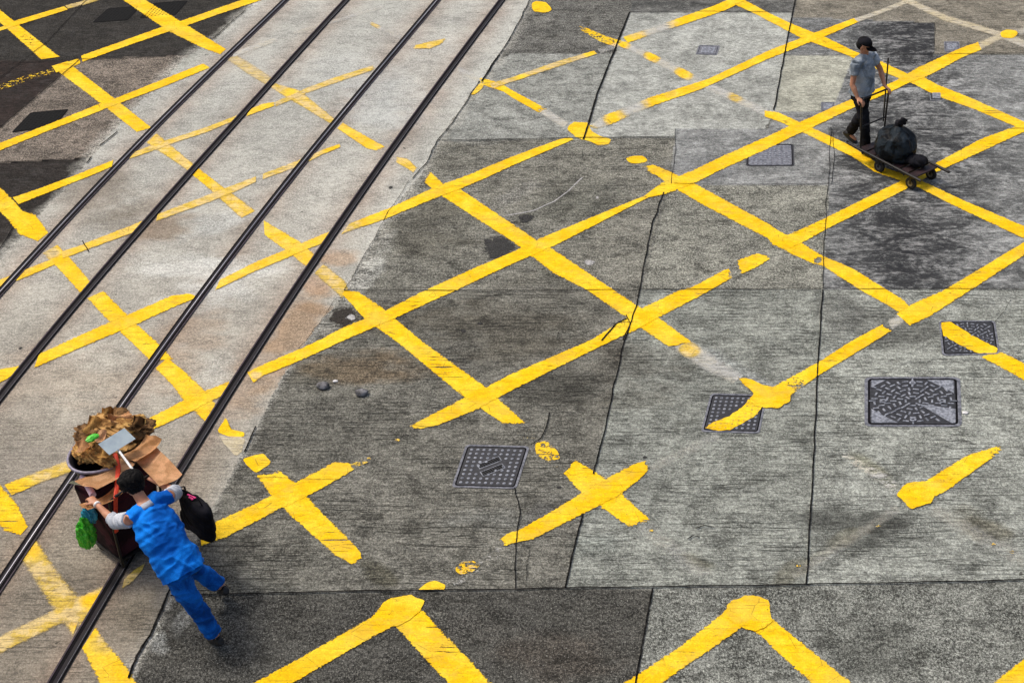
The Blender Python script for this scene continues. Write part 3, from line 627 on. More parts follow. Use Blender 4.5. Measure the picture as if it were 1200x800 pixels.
CR = [
 ([(622,-4),(612,20),(598,45),(585,65),(575,78)],1.8,.3),([(585,65),(575,80),(564,96)],3.0,.15),([(562,96),(545,122),(530,145),(512,166),(500,192),(484,210)],1.7,.25),
 ([(480,212),(455,250),(430,295),(404,341)],1.0,.45),([(395,350),(375,378),(350,410)],1.0,.5),([(300,500),(292,518),(286,530)],1.8,.2),
 ([(200,690),(190,715),(176,745),(160,770),(150,795)],2.8,.22),([(287,14),(265,32),(250,46)],1.6,.25),([(138,155),(128,163),(117,171)],2.2,.15),
 ([(15,268),(5,285),(-5,300)],1.6,.3),([(107,185),(102,192)],2.0,.1),
 ([(644,484),(640,500),(634,514),(622,522)],1.3,.15),([(603,572),(610,600),(605,640),(603,690)],1.2,.25),([(620,645),(616,680)],.8,.4),
 ([(735,374),(722,380),(705,400)],2.0,.12),([(733,370),(738,380),(730,400)],1.5,.2),([(1185,352),(1165,378)],.7,.4),
 ([(400,495),(480,498),(560,508)],.7,.42),([(300,560),(420,562)],.6,.45),([(215,640),(330,640)],.8,.4),
 ([(805,632),(812,628),(820,630)],1.6,.2),([(815,620),(825,616),(837,618)],1.4,.2),([(97,283),(101,290),(104,296)],1.5,.1),([(655,390),(652,398)],.8,.3),
 ([(500,545),(515,570)],.6,.5),([(705,222),(690,235)],.6,.5),([(600,650),(900,653)],.5,.5),([(760,600),(940,604)],.5,.55),([(960,560),(1200,556)],.5,.55),([(960,650),(1200,648)],.6,.5),([(425,360),(700,364)],.5,.55)]
struct(lines('slab_joint', JO, .0150, M['joint'])); struct(lines('road_crack', CR, .0154, M['joint']))

# dark repair patches and spills: irregular thin sheets
def patch(name, cx, cy, rx, ry, mat, z=.004, seed=1, an=0):
    S = Strips(); S.rings = [(1.15, .9), (.9, .56), (.65, .44), (.35, .2)]; S.blob([(cx + (rx * math.cos(t) * math.cos(an) - ry * math.sin(t) * math.sin(an)) * (.8 + .4 * random.random()), cy + (rx * math.cos(t) * math.sin(an) + ry * math.sin(t) * math.cos(an)) * (.8 + .4 * random.random())) for t in np.linspace(0, 2 * math.pi, 14)[:-1]], z)
    return S.build(name, mat)
def edgy(name, a, b):
    n = N(name); e = n.sep(n.attr('pw').outputs['Color'])[2]; v = n.noise(n.pos(), 14, 7, .78)
    k = n.math('MULTIPLY', n.ramp(n.math('SUBTRACT', v, e), -.05, .10), n.ramp(n.noise(n.pos(), 24, 4, .7), .36, .52, .55, 1.))
    sh = n.bsdf(n.mix(n.ramp(n.noise(n.pos(), 60, 3, .7), .4, .6), b, a), .8, 0, .3, v, .8, .01)
    tr = n.t.nodes.new('ShaderNodeBsdfTransparent'); mx = n.t.nodes.new('ShaderNodeMixShader')
    n.put(mx.inputs[0], k); n.t.links.new(tr.outputs[0], mx.inputs[1]); n.t.links.new(sh, mx.inputs[2]); return n.done(mx.outputs[0])
MD = edgy('dark_patch', (.040, .040, .038), (.012, .012, .012)); MP = edgy('pale_mortar', (.42, .42, .42), (.30, .30, .29)); MB_ = edgy('brown_patch', (.03, .024, .018), (.012, .010, .008))
for i, (x, y, a, b, m) in enumerate([(584,291,25,17,MD),(403,371,19,15,MB_),(616,256,11,6,MD),(690,308,8,4,MP),(412,372,8,4,MP),(458,220,4,2,MD),
        (543,388,5,3,MD),(562,379,5,2,MD),(700,232,3,2,MP),(655,571,5,2,MD),(756,536,4,2,MD),(24,408,3,2,MD)]):
    patch('road_stain', x, y, a, b, m, .0045 + i * .00005)
# pale curved scrape
struct(lines('tyre_scrape', [([(590,254),(625,247),(650,236),(668,222),(682,208)],1.3,.3)], .0052, MP))

# ------------------------------------------------------------------ tram rails
def spline(pts, n):
    p = [Pn(*q) for q in pts]; p = np.array(p); t = np.linspace(0, 1, len(p)); # smooth: fit cubic in y
    cx = np.polyfit(p[:, 1], p[:, 0], 4); ys = np.linspace(p[0, 1], p[-1, 1], n); return np.stack([np.polyval(cx, ys), ys], -1)
def sweep(bm, path, prof):
    """prof: list of (across, z) closed loop"""
    n = len(path); t = np.gradient(path, axis=0); t /= np.linalg.norm(t, axis=1)[:, None]; nr = np.stack([-t[:, 1], t[:, 0]], -1)
    rows = []
    for i in range(n):
        rows.append([bm.verts.new((path[i, 0] + nr[i, 0] * a, path[i, 1] + nr[i, 1] * a, z)) for a, z in prof])
    m = len(prof)
    for i in range(n - 1):
        for j in range(m): bm.faces.new((rows[i][j], rows[i][(j + 1) % m], rows[i + 1][(j + 1) % m], rows[i + 1][j]))
    bm.faces.new(rows[0]); bm.faces.new(rows[-1][::-1])
names = ['tram rail with a bright polished head, first from the upper left corner', 'dark tram rail second from the upper left, right of the first polished rail',
         'tram rail with a bright polished head passing under the loaded handcart', 'dark tram rail nearest the box of grey road slabs, beside the man in blue']
for i, r in enumerate(RAILS):
    path = spline(r, 90)     # travels toward the viewer; +across is to the east (right of picture)
    root = empty('tram_rail', (0, 0, 0), names[i], 'tram rail', 'tram rails set in the concrete track bed')
    shiny = i in (0, 2); s = 1
    def box(a, b, z0, z1, c=.0015): return [(a, z0), (b, z0), (b, z1 - c), (b - c, z1), (a + c, z1), (a, z1 - c)]
    bm = bmesh.new(); sweep(bm, path, box(-.060, .060, .0105, .0128, .0008)); obj('flangeway', bm, M['black'], root)
    bm = bmesh.new()
    if shiny: sweep(bm, path, box(-.030, .022, .0132, .0182)); 
    else: sweep(bm, path, box(-.005, .045, .0132, .0182))
    obj('rail_head', bm, M['rail_dark'], root)
    bm = bmesh.new()
    if shiny: sweep(bm, path, box(-.006, .003, .0184, .0190, .0003)); obj('polished_strip', bm, M['steel'], root)
    else: sweep(bm, path, box(.034, .037, .0184, .0188, .0002)); obj('polished_strip', bm, M['iron_pale'], root)
    bm = bmesh.new()
    sweep(bm, path, box(.046, .060, .0132, .0165, .001) if shiny else box(-.060, -.044, .0132, .0165, .001)); obj('guard_lip', bm, M['rail_web'], root)
    fin(root, (path[45, 0], path[45, 1], 0))

# ------------------------------------------------------------------ covers
def quad(c):
    """corners TL,TR,BR,BL -> function (s right, t down) in 0..1 -> ground xy"""
    p = [np.array(Pn(*q)) for q in c]
    return lambda s, t: (p[0] * (1 - s) * (1 - t) + p[1] * s * (1 - t) + p[2] * s * t + p[3] * (1 - s) * t)
def rr(r, n=5, lo=0., hi=1.):
    o = []
    for cx, cy, a0 in ((hi - r, lo + r, -90), (hi - r, hi - r, 0), (lo + r, hi - r, 90), (lo + r, lo + r, 180)):
        for k in range(n): a = math.radians(a0 + 90 * k / (n - 1)); o.append((cx + r * math.cos(a), cy + r * math.sin(a)))
    return o
def prism(bm, q, outline, z0, z1, taper=.0, mi=0):
    c = np.mean(outline, axis=0)
    lo = [bm.verts.new((*q(*p), z0)) for p in outline]
    hi = [bm.verts.new((*q(*(c + (np.array(p) - c) * (1 - taper))), z1)) for p in outline]
    n = len(outline); fs = [bm.faces.new(hi)]
    for i in range(n): fs.append(bm.faces.new((lo[i], lo[(i + 1) % n], hi[(i + 1) % n], hi[i])))
    for f in fs: f.material_index = mi
def ring(bm, q, o, i, z0, z1):
    n = len(o); a = [[bm.verts.new((*q(*p), z)) for p in pts] for pts, z in ((o, z0), (o, z1), (i, z1), (i, z0))]
    for k in range(3):
        for j in range(n): bm.faces.new((a[k][j], a[k][(j + 1) % n], a[k + 1][(j + 1) % n], a[k + 1][j]))
def barq(cx, cy, L, Wd, ang):
    c, s = math.cos(ang), math.sin(ang)
    return [(cx + c * a - s * b, cy + s * a + c * b) for a, b in ((-L, -Wd), (L, -Wd), (L, Wd), (-L, Wd))]
GC = 'iron access covers set in the road'
def cover(corners, label, kind, paintpoly=None, z=.007, mats=None, fr=.035, n=9, cat='manhole cover'):
    q = quad(corners); root = empty('manhole_cover', (0, 0, 0), label, cat, GC)
    mats = mats or (M['iron'], M['iron_hi'], M['iron_pale'])
    bm = bmesh.new(); ring(bm, q, rr(.07), rr(.05, 5, fr, 1 - fr), 0, z); obj('frame', bm, mats[2], root)
    bm = bmesh.new(); prism(bm, q, rr(.05, 5, fr, 1 - fr), 0, z * .45); obj('gap', bm, M['black'], root)
    g = fr + .022; lid = bmesh.new(); prism(lid, q, rr(.045, 5, g, 1 - g), z * .5, z * .9, 0, 3)
    def painted(x, y):
        return paintpoly is not None and bool(inpoly(np.array([x]), np.array([y]), paintpoly)[0])
    bm = lid; zt = z * .9
    if kind == 'studs':
        for a in range(n):
            for b in range(n):
                x = g + .06 + a * (1 - 2 * g - .12) / (n - 1); y = g + .06 + b * (1 - 2 * g - .12) / (n - 1)
                if abs((x - .5) * .75 + (y - .5) * .65) < .12 and abs((x - .5) * .65 - (y - .5) * .75) < .26: continue
                prism(bm, q, [(x + .026 * math.cos(t), y + .026 * math.sin(t)) for t in np.linspace(0, 6.28, 9)[:-1]], zt, zt + .0046, .3, 1 if painted(x, y) else 0)
        if paintpoly is None:
            for sgn in (-1, 1):
                cx, cy = .5 + sgn * .045, .5 + sgn * .085; an = -.62
                prism(bm, q, barq(cx, cy, .185, .062, an), zt, zt + .0015, 0, 0)
                prism(bm, q, barq(cx, cy, .172, .050, an), zt + .0015, zt + .0022, 0, 2)
                for k in range(9): prism(bm, q, barq(cx + math.cos(an) * (k - 4) * .038, cy + math.sin(an) * (k - 4) * .038, .042, .006, an + 1.3), zt + .0022, zt + .003, 0, 3)
    elif kind == 'round':
        asp = .82 if paintpoly is None else 1
        rings = [(.09, 8), (.165, 12), (.245, 18), (.325, 22), (.405, 28), (.485, 32), (.57, 36)]
        for ri, (r, cnt) in enumerate(rings):
            for k in range(cnt):
                t = 2 * math.pi * (k + .5 * (ri % 2)) / cnt; x = .5 + r * asp * math.cos(t); y = .5 + r * math.sin(t)
                if not (g + .03 < x < 1 - g - .03 and g + .03 < y < 1 - g - .03): continue
                if ri > 4 and paintpoly is None and abs(x - .5) > .30 and abs(y - .5) > .33: continue
                if paintpoly is None and ri > 1 and 22 < math.degrees(t) % 360 < 42: continue
                if painted(x, y): continue
                prism(bm, q, barq(x, y, .033, .0105, t + (0 if (k + ri) % 2 else math.pi / 2)), zt, zt + .005, .1)
        for k in range(4):
            if paintpoly is not None: break
            t = math.pi / 2 * k; x = .5 + .37 * asp * math.cos(t); y = .5 + .37 * math.sin(t)
            pts = [(x + .035 * math.cos(a), y + .035 * math.sin(a)) for a in np.linspace(0, 6.28, 13)[:-1]]; pin = [(x + .018 * math.cos(a), y + .018 * math.sin(a)) for a in np.linspace(0, 6.28, 13)[:-1]]
            ring(bm, q, pts, pin, zt, zt + .008)
            prism(bm, q, barq(.5 + .42 * math.cos(t), .5 + .42 * math.sin(t), .035, .007, t), zt, zt + .007)
        if paintpoly is None:
            for sx, sy in ((0, 0), (1, 0), (0, 1)):
                c0 = (g + .015 if sx == 0 else 1 - g - .015, g + .015 if sy == 0 else 1 - g - .015); dx = 1 if sx == 0 else -1; dy = 1 if sy == 0 else -1
                L1 = .15 if (sx, sy) == (0, 0) else .27
                prism(bm, q, [c0, (c0[0] + dx * L1, c0[1]), (c0[0] + dx * L1 * .45, c0[1] + dy * L1 * .5), (c0[0], c0[1] + dy * L1)], zt, zt + .004)
            # smooth pointed wedge toward the lower right corner
            prism(bm, q, [(.56, .56), (.96 - .02, .66), (.935, .93), (.90, .94)], zt, zt + .004)
    elif kind == 'grid':
        for a in range(n):
            for b in range(n):
                x = g + .06 + a * (1 - 2 * g - .12) / (n - 1); y = g + .06 + b * (1 - 2 * g - .12) / (n - 1)
                prism(bm, q, barq(x, y, .022, .022, 0), zt, zt + .003, .2)
    elif kind == 'plain':
        prism(bm, q, rr(.04, 5, .2, .8), zt, zt + .003)
        for k in range(3): prism(bm, q, barq(.5, .35 + .15 * k, .2, .02, 0), zt + .003, zt + .005)
    obj('lid', bm, [mats[1], M['solidpaint'], M['iron_black'], mats[0]], root)
    if paintpoly is not None:
        bm = bmesh.new(); pts = resamp(list(paintpoly) + [paintpoly[0]], 60)[:-1]
        pts = [(min(max(x + (random.random() - .5) * .02, .03), .97), min(max(y + (random.random() - .5) * .02, .03), .97)) for x, y in pts]
        vs = [bm.verts.new((*q(*p), zt + .0012)) for p in pts]; bm.faces.new(vs); obj('yellow_paint', bm, M['paint'], root)
        if kind == 'round':
            pass
    c = q(.5, .5); fin(root, (c[0], c[1], 0)); return root
cover([(546,521),(621,523),(605,573),(529,571)], 'square studded iron cover, unpainted, between the two yellow crosses', 'studs')
cover([(833,461),(899,463),(890,508),(821,506)], 'square studded iron cover with a yellow stripe painted across it', 'studs',
      [(.06,.90),(.12,.80),(.42,.58),(.62,.33),(.70,.10),(.80,.03),(.97,.03),(.97,.25),(.88,.55),(.62,.80),(.5,.93),(.30,.97)])
cover([(1013,442),(1125,442),(1127,500),(1013,500)], 'large rectangular iron cover with rings of radiating bars, nothing painted on it', 'round')
cover([(1100,376),(1166,376),(1172,415),(1104,417)], 'iron cover with a thick yellow band crossing it corner to corner', 'round',
      [(.04,.06),(.20,.03),(.52,.40),(.97,.84),(.95,.97),(.60,.96),(.30,.68),(.04,.42)])
cover([(875,169),(930,169),(931,195),(874,195)], 'worn grey iron cover half under a yellow line, in the blotchy slab', 'grid', None, .004,
      (M['iron_pale'], M['iron_hi'], M['iron']), .03)
for cs, lb in (([(108,27),(127,10),(166,7),(150,24)], 'black iron cover at the upper left, left of the wide yellow line'),
               ([(163,22),(180,4),(221,1),(206,18)], 'black iron cover at the upper left, right of the wide yellow line'),
               ([(13,156),(36,132),(81,128),(64,149)], 'black iron cover touching the yellow line, alone near the left edge')):
    cover(cs, lb, 'grid', None, .004, (M['iron_black'], M['iron_black'], M['iron_black']), .02)
for cs, lb in (([(819,53),(844,54),(840,65),(815,64)], 'small slanted valve cover in the plain pale slab at the top'),
               ([(962,120),(978,120),(978,130),(962,130)], 'small square valve cover left of the man in the black cap'),
               ([(1089,107),(1105,107),(1106,118),(1090,118)], 'small valve cover on dark blotchy concrete under a yellow line'),
               ([(1106,49),(1124,49),(1125,61),(1107,61)], 'small pale valve cover above the yellow line at the upper right')):
    cover(cs, lb, 'plain', None, .005, (M['iron_pale'], M['iron_hi'], M['iron_pale']) if 'blotchy' not in lb else (M['iron'], M['iron_hi'], M['iron_pale']), .07, cat='valve cover')

# ------------------------------------------------------------------ litter
def stone(px, py, r, sq, mat, label, name='stone', cat='stone'):
    bm = bmesh.new(); bmesh.ops.create_icosphere(bm, subdivisions=3, radius=1)
    rs = random.Random(px)
    for v in bm.verts:
        n = fbm(np.array([v.co.x * 1.7 + px]), np.array([v.co.y * 1.7 + v.co.z]), 3, 3)[0]; v.co *= .72 + .5 * n
        v.co.x *= r; v.co.y *= r * .7; v.co.z *= r * sq
    o = obj(name, bm, mat, None, True); p = P(px, py); o.location = (p.x, p.y, r * sq * .7 + .002); return tag(o, label, cat)
stone(379, 454, .075, .5, M['stone'], 'grey stone nearest the tram bed, left of a similar one')
stone(424, 462, .08, .5, M['stone'], 'grey stone to the right of a white scrap and another stone')
stone(393, 447, .032, .3, M['white'], 'tiny white scrap between the two stones', 'litter_scrap', 'litter')
stone(1131, 484, .035, .3, M['white'], 'tiny white scrap beside the large ringed cover', 'litter_scrap', 'litter')

# ------------------------------------------------------------------ solids for figures and carts
def frame_of(t, hint):
    t = t.normalized(); s = hint - t * hint.dot(t)
    if s.length < 1e-4: s = Vector((1, 0, 0)) - t * t.x
    s.normalize(); return s, t.cross(s)
def tube(bm, pts, rad, side=Vector((1, 0, 0)), seg=16, cap=True):
    """pts list of points, rad list of r or (r_side, r_other)"""
    pts = [Vector(p) for p in pts]; rows = []
    for i, p in enumerate(pts):
        t = pts[min(i + 1, len(pts) - 1)] - pts[max(i - 1, 0)]; s, b = frame_of(t, Vector(side)); r = rad[i]
        ra, rb = (r, r) if not isinstance(r, (tuple, list)) else r
        rows.append([bm.verts.new(p + s * ra * math.cos(2 * math.pi * k / seg) + b * rb * math.sin(2 * math.pi * k / seg)) for k in range(seg)])
    for a, b in zip(rows, rows[1:]):
        for k in range(seg): bm.faces.new((a[k], a[(k + 1) % seg], b[(k + 1) % seg], b[k]))
    if cap: bm.faces.new(rows[0][::-1]); bm.faces.new(rows[-1])
def ball(bm, c, r, rot=None, sub=3):
    m = Matrix.Translation(Vector(c)) @ (rot.to_4x4() if rot is not None else Matrix.Identity(4)) @ Matrix.Diagonal((*(r if isinstance(r, (tuple, list)) else (r, r, r)), 1))
    bmesh.ops.create_icosphere(bm, subdivisions=sub, radius=1, matrix=m)
def remesh(name, bm, vox, mat, parent, wr=0., wf=9., smooth=4, seed=0., axes=None):
    me = bpy.data.meshes.new(name); bm.to_mesh(me); bm.free(); o = bpy.data.objects.new(name, me); C.objects.link(o)
    m = o.modifiers.new('r', 'REMESH'); m.mode = 'VOXEL'; m.voxel_size = vox
    s = o.modifiers.new('s', 'SMOOTH'); s.factor = .6; s.iterations = smooth
    dg = bpy.context.evaluated_depsgraph_get(); me2 = bpy.data.meshes.new_from_object(o.evaluated_get(dg)); o.modifiers.clear(); o.data = me2; me2.name = name
    bpy.data.meshes.remove(me)
    n = len(me2.vertices); co = np.empty(n * 3, np.float32); no = np.empty(n * 3, np.float32)
    me2.vertices.foreach_get('co', co); me2.vertices.foreach_get('normal', no); co = co.reshape(-1, 3).astype(float); no = no.reshape(-1, 3)
    if wr:   # cloth folds: ridged noise moved along the surface normal
        f = fbm(co[:, 0] * wf + co[:, 2] * wf * .7 + seed, co[:, 1] * wf - co[:, 2] * wf * 1.1, 2 + seed, 2); f = 1 - np.clip(np.abs(f - .5) * 7, 0, 2); f = np.sin(f * 1.5)
        if axes is not None:      # long folds hanging along the body, pulled askew
            a_, b_ = np.array(axes[0]), np.array(axes[1]); x_ = co @ a_; y_ = co @ b_
            g_ = fbm(x_ * 9 + y_ * 3 + seed, y_ * 3.2 - x_ * 2 + seed, 6 + seed, 2); g_ = 1 - np.clip(np.abs(g_ - .5) * 9, 0, 2)
            h_ = fbm(x_ * 5 - y_ * 9, y_ * 9 + x_ * 3, 16 + seed, 2); h_ = 1 - np.clip(np.abs(h_ - .5) * 10, 0, 2)
            f = f * .3 + g_ * .6 + h_ * .45
        co = co + no * (f[:, None] * wr)
        me2.vertices.foreach_set('co', co.astype(np.float32).ravel())
    me2.polygons.foreach_set('use_smooth', [True] * len(me2.polygons)); me2.update()
    me2.materials.clear(); me2.materials.append(mat); o.parent = parent
    return o
def hand(bm, wrist, palm_dir, back_dir, thumb_side, s=1., curl=.9):
    """palm, four curled fingers of unequal length and a thumb leaving the side of the palm"""
    d = Vector(palm_dir).normalized(); b = Vector(back_dir); b = (b - d * b.dot(d)).normalized(); x = d.cross(b) * thumb_side
    w0 = Vector(wrist)
    tube(bm, [w0 - d * .02, w0 + d * .02, w0 + d * .06, w0 + d * .095 * s], [(.028, .02), (.034, .019), (.041, .017), (.038, .014)], x, 12)
    for k, (o, L) in enumerate(((.030, .072), (.011, .080), (-.009, .075), (-.028, .058))):
        p = w0 + d * .088 * s + x * o; pts = [p - d * .02, p]; dr = d.copy(); q = p
        for j, f in enumerate((.45, .32, .23)):
            a = curl * (.55 if j == 0 else .8); dr = (dr * math.cos(a) - b * math.sin(a)).normalized(); bb = b
            b2 = (b - dr * b.dot(dr)); b_ = b2.normalized() if b2.length > .1 else b
            q = q + dr * L * f; pts.append(q)
        tube(bm, pts, [.0095, .0095, .009, .0082, .0068], x, 8)
    p = w0 + d * .025 + x * .028
    tube(bm, [p, p + x * .028 + d * .022 - b * .008, p + x * .036 + d * .05 - b * .022, p + x * .030 + d * .072 - b * .034], [.014, .012, .0105, .008], b, 8)
def lerp(a, b, t): return Vector(a) * (1 - t) + Vector(b) * t
def person(label, J, fwd, mats, opts):
    V = {k: Vector(v) for k, v in J.items()}; f = Vector(fwd).normalized(); r = Vector((f.y, -f.x, 0)); up = Vector((0, 0, 1))
    root = empty('person', (0, 0, 0), label, 'person')
    hf = Vector(opts['head_dir']).normalized(); hu = (up - hf * up.dot(hf)).normalized(); hr = hf.cross(hu)
    R = Matrix((hr, hf, hu)).transposed()
    bm = bmesh.new()
    # torso + neck + head
    pc, ch, nk, hd = V['pelvis'], V['chest'], V['neck'], V['head']; ax = (nk - pc).normalized()
    tube(bm, [pc - ax * .10, pc, lerp(pc, ch, .55), ch, lerp(ch, nk, .7), nk], [(.13, .10), (.155, .115), (.135, .10), (.165, .12), (.13, .09), (.06, .06)], r, 20)
    tube(bm, [V['shL'], lerp(V['shL'], nk, .5), nk, lerp(V['shR'], nk, .5), V['shR']], [.052, .06, .058, .06, .052], f, 14)
    tube(bm, [nk - ax * .05, nk, lerp(nk, hd, .7)], [.062, .055, .052], r, 14)
    ball(bm, hd + hu * .025, (.077, .095, .095), R); ball(bm, hd + hf * .028 - hu * .045, (.056, .062, .062), R)
    ball(bm, hd + hf * .073 - hu * .085, (.022, .020, .018), R)
    tube(bm, [hd + hf * .083 + hu * .01, hd + hf * .100 - hu * .012, hd + hf * .110 - hu * .032], [.008, .011, .016], hr, 8)
    ball(bm, hd + hf * .088 - hu * .058, (.022, .009, .009), R)
    for s in (-1, 1): ball(bm, hd + hr * .078 * s - hu * .008 - hf * .008, (.010, .020, .032), R)
    for s in ('L', 'R'):
        sh, el, wr_, ha = V['sh' + s], V['el' + s], V['wr' + s], V['ha' + s]
        tube(bm, [sh, lerp(sh, el, .35), lerp(sh, el, .8), el, lerp(el, wr_, .3), lerp(el, wr_, .75), wr_], [.050, .047, .039, .037, .040, .029, .025], f, 14)
        ball(bm, el, .038)
        hand(bm, wr_, ha - wr_, opts['back' + s], opts['th' + s])
        hp, kn, an, to = V['hip' + s], V['kn' + s], V['an' + s], V['to' + s]
        tube(bm, [hp + up * .03, lerp(hp, kn, .3), lerp(hp, kn, .8), kn, lerp(kn, an, .3), lerp(kn, an, .8), an], [.085, .078, .058, .054, .054, .038, .036], f, 14)
        tube(bm, [an - (to - an).normalized() * .04, an - up * .02, lerp(an, to, .6), to], [.032, .038, .034, .022], r, 12)
    remesh('body', bm, .0065, mats['skin'], root, 0, 9, 2)
    # eyes
    for s in (-1, 1):
        bm = bmesh.new(); ball(bm, hd + hf * .089 + hr * .032 * s + hu * .012, (.012, .007, .007), R, 2); obj('eye', bm, M['eye'], root, True)
    # top
    bm = bmesh.new(); w = opts['w']; hem = opts['hem']
    tube(bm, [pc - ax * hem, pc, lerp(pc, ch, .5), ch, lerp(ch, nk, .6), nk - ax * .012], [(.215 * w, .185 * w), (.210 * w, .175 * w), (.20 * w, .16 * w), (.205 * w, .155 * w), (.165 * w, .12), (.078, .078)], r, 28)
    tube(bm, [V['shL'] , lerp(V['shL'], nk, .5), nk - ax * .02, lerp(V['shR'], nk, .5), V['shR']], [.072, .080, .075, .080, .072], f, 16)
    if not opts.get('vest'):
        for s in ('L', 'R'):
            sh, el = V['sh' + s], V['el' + s]; t = opts['sleeve']
            tube(bm, [sh, lerp(sh, el, t * .5), lerp(sh, el, t)], [.074, .072, .070], f, 16)
    remesh('tunic' if opts.get('vest') else 't_shirt', bm, .009, mats['top'], root, .017 if opts.get('vest') else .009, 4., 5, 0., (r, ax))
    if opts.get('vest'):
        for s in ('L', 'R'):
            sh, el, wr_ = V['sh' + s], V['el' + s], V['wr' + s]; bm = bmesh.new()
            tube(bm, [lerp(sh, el, .05), lerp(sh, el, .4), lerp(sh, el, .85), lerp(sh, el, 1.0), lerp(el, wr_, .22)], [.070, .068, .066, .065, .062], f, 16)
            remesh('sleeve', bm, .008, M['greyshirt'], root, .007, 12, 3, 3)
    # trousers
    bm = bmesh.new()
    tube(bm, [pc + ax * .10, pc, pc - ax * .12], [(.165, .125), (.18, .14), (.17, .135)], r, 22)
    for s in ('L', 'R'):
        hp, kn, an = V['hip' + s], V['kn' + s], V['an' + s]; t = opts['leg']; lw = opts.get('lw', 1)
        pts = [hp + up * .02, lerp(hp, kn, .4), lerp(hp, kn, .9), kn, lerp(kn, an, .12)] + ([lerp(kn, an, .55), lerp(kn, an, t)] if t > .3 else [lerp(kn, an, .2)])
        tube(bm, pts, [.105 * lw, .100 * lw, .085 * lw, .082 * lw, .080 * lw] + ([.076 * lw, .074 * lw] if t > .3 else [.08 * lw]), f, 18)
    remesh('trousers', bm, .009, mats['legs'], root, .011, 5, 5, 5, (r, (V['knL'] - V['hipL']).normalized()))
    for s in ('L', 'R'):
        an, to = V['an' + s], V['to' + s]; dd = (to - an).normalized(); sl = up - dd * up.dot(dd); sl.normalize(); bm = bmesh.new()
        base = an - sl * .03
        tube(bm, [base - dd * .075, base - dd * .03, base + dd * .06, base + dd * .13, base + dd * .185], [(.032, .034), (.042, .046), (.046, .040), (.048, .032), (.030, .020)], r, 16)
        tube(bm, [an + sl * .02, base], [.045, .042], r, 14)
        o = remesh('shoe', bm, .008, M['shoe'], root, 0, 8, 2)
    # hair / cap
    if opts.get('cap'):
        bm = bmesh.new(); ball(bm, hd + hu * .045 - hf * .005, (.092, .108, .088), R)
        for v in list(bm.verts):
            if (v.co - hd - hu * .03).dot(hu) < 0: bm.verts.remove(v)
        cp = obj('cap', bm, M['darkcloth'], root, True)
        bm = bmesh.new(); n = 12; rows = []
        for rr_ in (.075, .115, .155, .175):
            rows.append([bm.verts.new(hd + hu * (.045 - (rr_ - .075) * .25 - .02 * abs(math.sin(t))) + (hf * math.cos(t) * (rr_ + .02) + hr * math.sin(t) * min(rr_, .098))) for t in np.linspace(-1.15, 1.15, n)])
        for a, b in zip(rows, rows[1:]):
            for k in range(n - 1): bm.faces.new((a[k], a[k + 1], b[k + 1], b[k]))
        bmesh.ops.solidify(bm, geom=bm.faces[:], thickness=.006); obj('peak', bm, M['darkcloth'], cp, True)
        bm = bmesh.new(); ball(bm, hd + hu * .0 - hf * .03, (.084, .080, .065), R); remesh('hair', bm, .007, M['hair'], root, .003, 60, 1)
    else:
        bm = bmesh.new(); ball(bm, hd + hu * .045 - hf * .016, (.112, .126, .104), R); ball(bm, hd - hf * .045 - hu * .01, (.085, .07, .075), R)
        for k in range(26):
            t = k * 2.399; rr_ = .03 + .06 * (k / 26) ** .5; q = hd + hu * (.12 - rr_ * .5) + hr * rr_ * math.cos(t) + hf * (rr_ * math.sin(t) - .01)
            ball(bm, q, (.034, .034, .030), R, 2)
        remesh('hair', bm, .006, M['hair'], root, .005, 55, 1)
    if opts.get('vest'):      # pale wristband
        bm = bmesh.new(); dd = (V['wrL'] - V['elL']).normalized(); tube(bm, [V['wrL'] - dd * .035, V['wrL'] - dd * .012], [.034, .034], f, 14); obj('wristband', bm, M['white'], root, True)
        bm = bmesh.new(); tube(bm, [nk - ax * .035, nk - ax * .005, nk + ax * .02], [(.085, .085), (.078, .076), (.070, .066)], r, 20); obj('collar', bm, M['greyshirt'], root, True)
    b0 = (V['anL'] + V['anR']) / 2; fin(root, (b0.x, b0.y, 0)); return root

f1 = Vector((-.751, .661, 0)); r1 = Vector((.661, .751, 0))
person('person in a blue tunic and trousers leaning hard into a loaded handcart', dict(
    pelvis=(-2.98, 8.93, .86), chest=(-3.17, 9.12, 1.14), neck=(-3.28, 9.23, 1.32), head=(-3.40, 9.37, 1.43),
    shL=(-3.40, 9.09, 1.27), shR=(-3.10, 9.40, 1.27), elL=(-3.60, 9.26, 1.08), wrL=(-3.83, 9.52, 1.06), haL=(-3.93, 9.62, 1.07),
    elR=(-3.12, 9.66, 1.07), wrR=(-3.36, 9.86, 1.03), haR=(-3.46, 9.94, 1.04),
    hipL=(-3.02, 8.86, .84), knL=(-2.85, 8.78, .48), anL=(-2.70, 8.72, .135), toL=(-2.80, 8.83, .045),
    hipR=(-2.92, 9.00, .84), knR=(-2.98, 9.27, .50), anR=(-2.72, 9.26, .22), toR=(-2.80, 9.38, .10)),
    f1, dict(skin=M['skin'], top=M['blue'], legs=M['blue_dk']),
    dict(head_dir=(-.60, .52, -.55), backL=(0, 0, 1), backR=(0, 0, 1), thL=-1, thR=1, w=1.04, hem=.09, vest=True, sleeve=.5, leg=.86, lw=1.12))
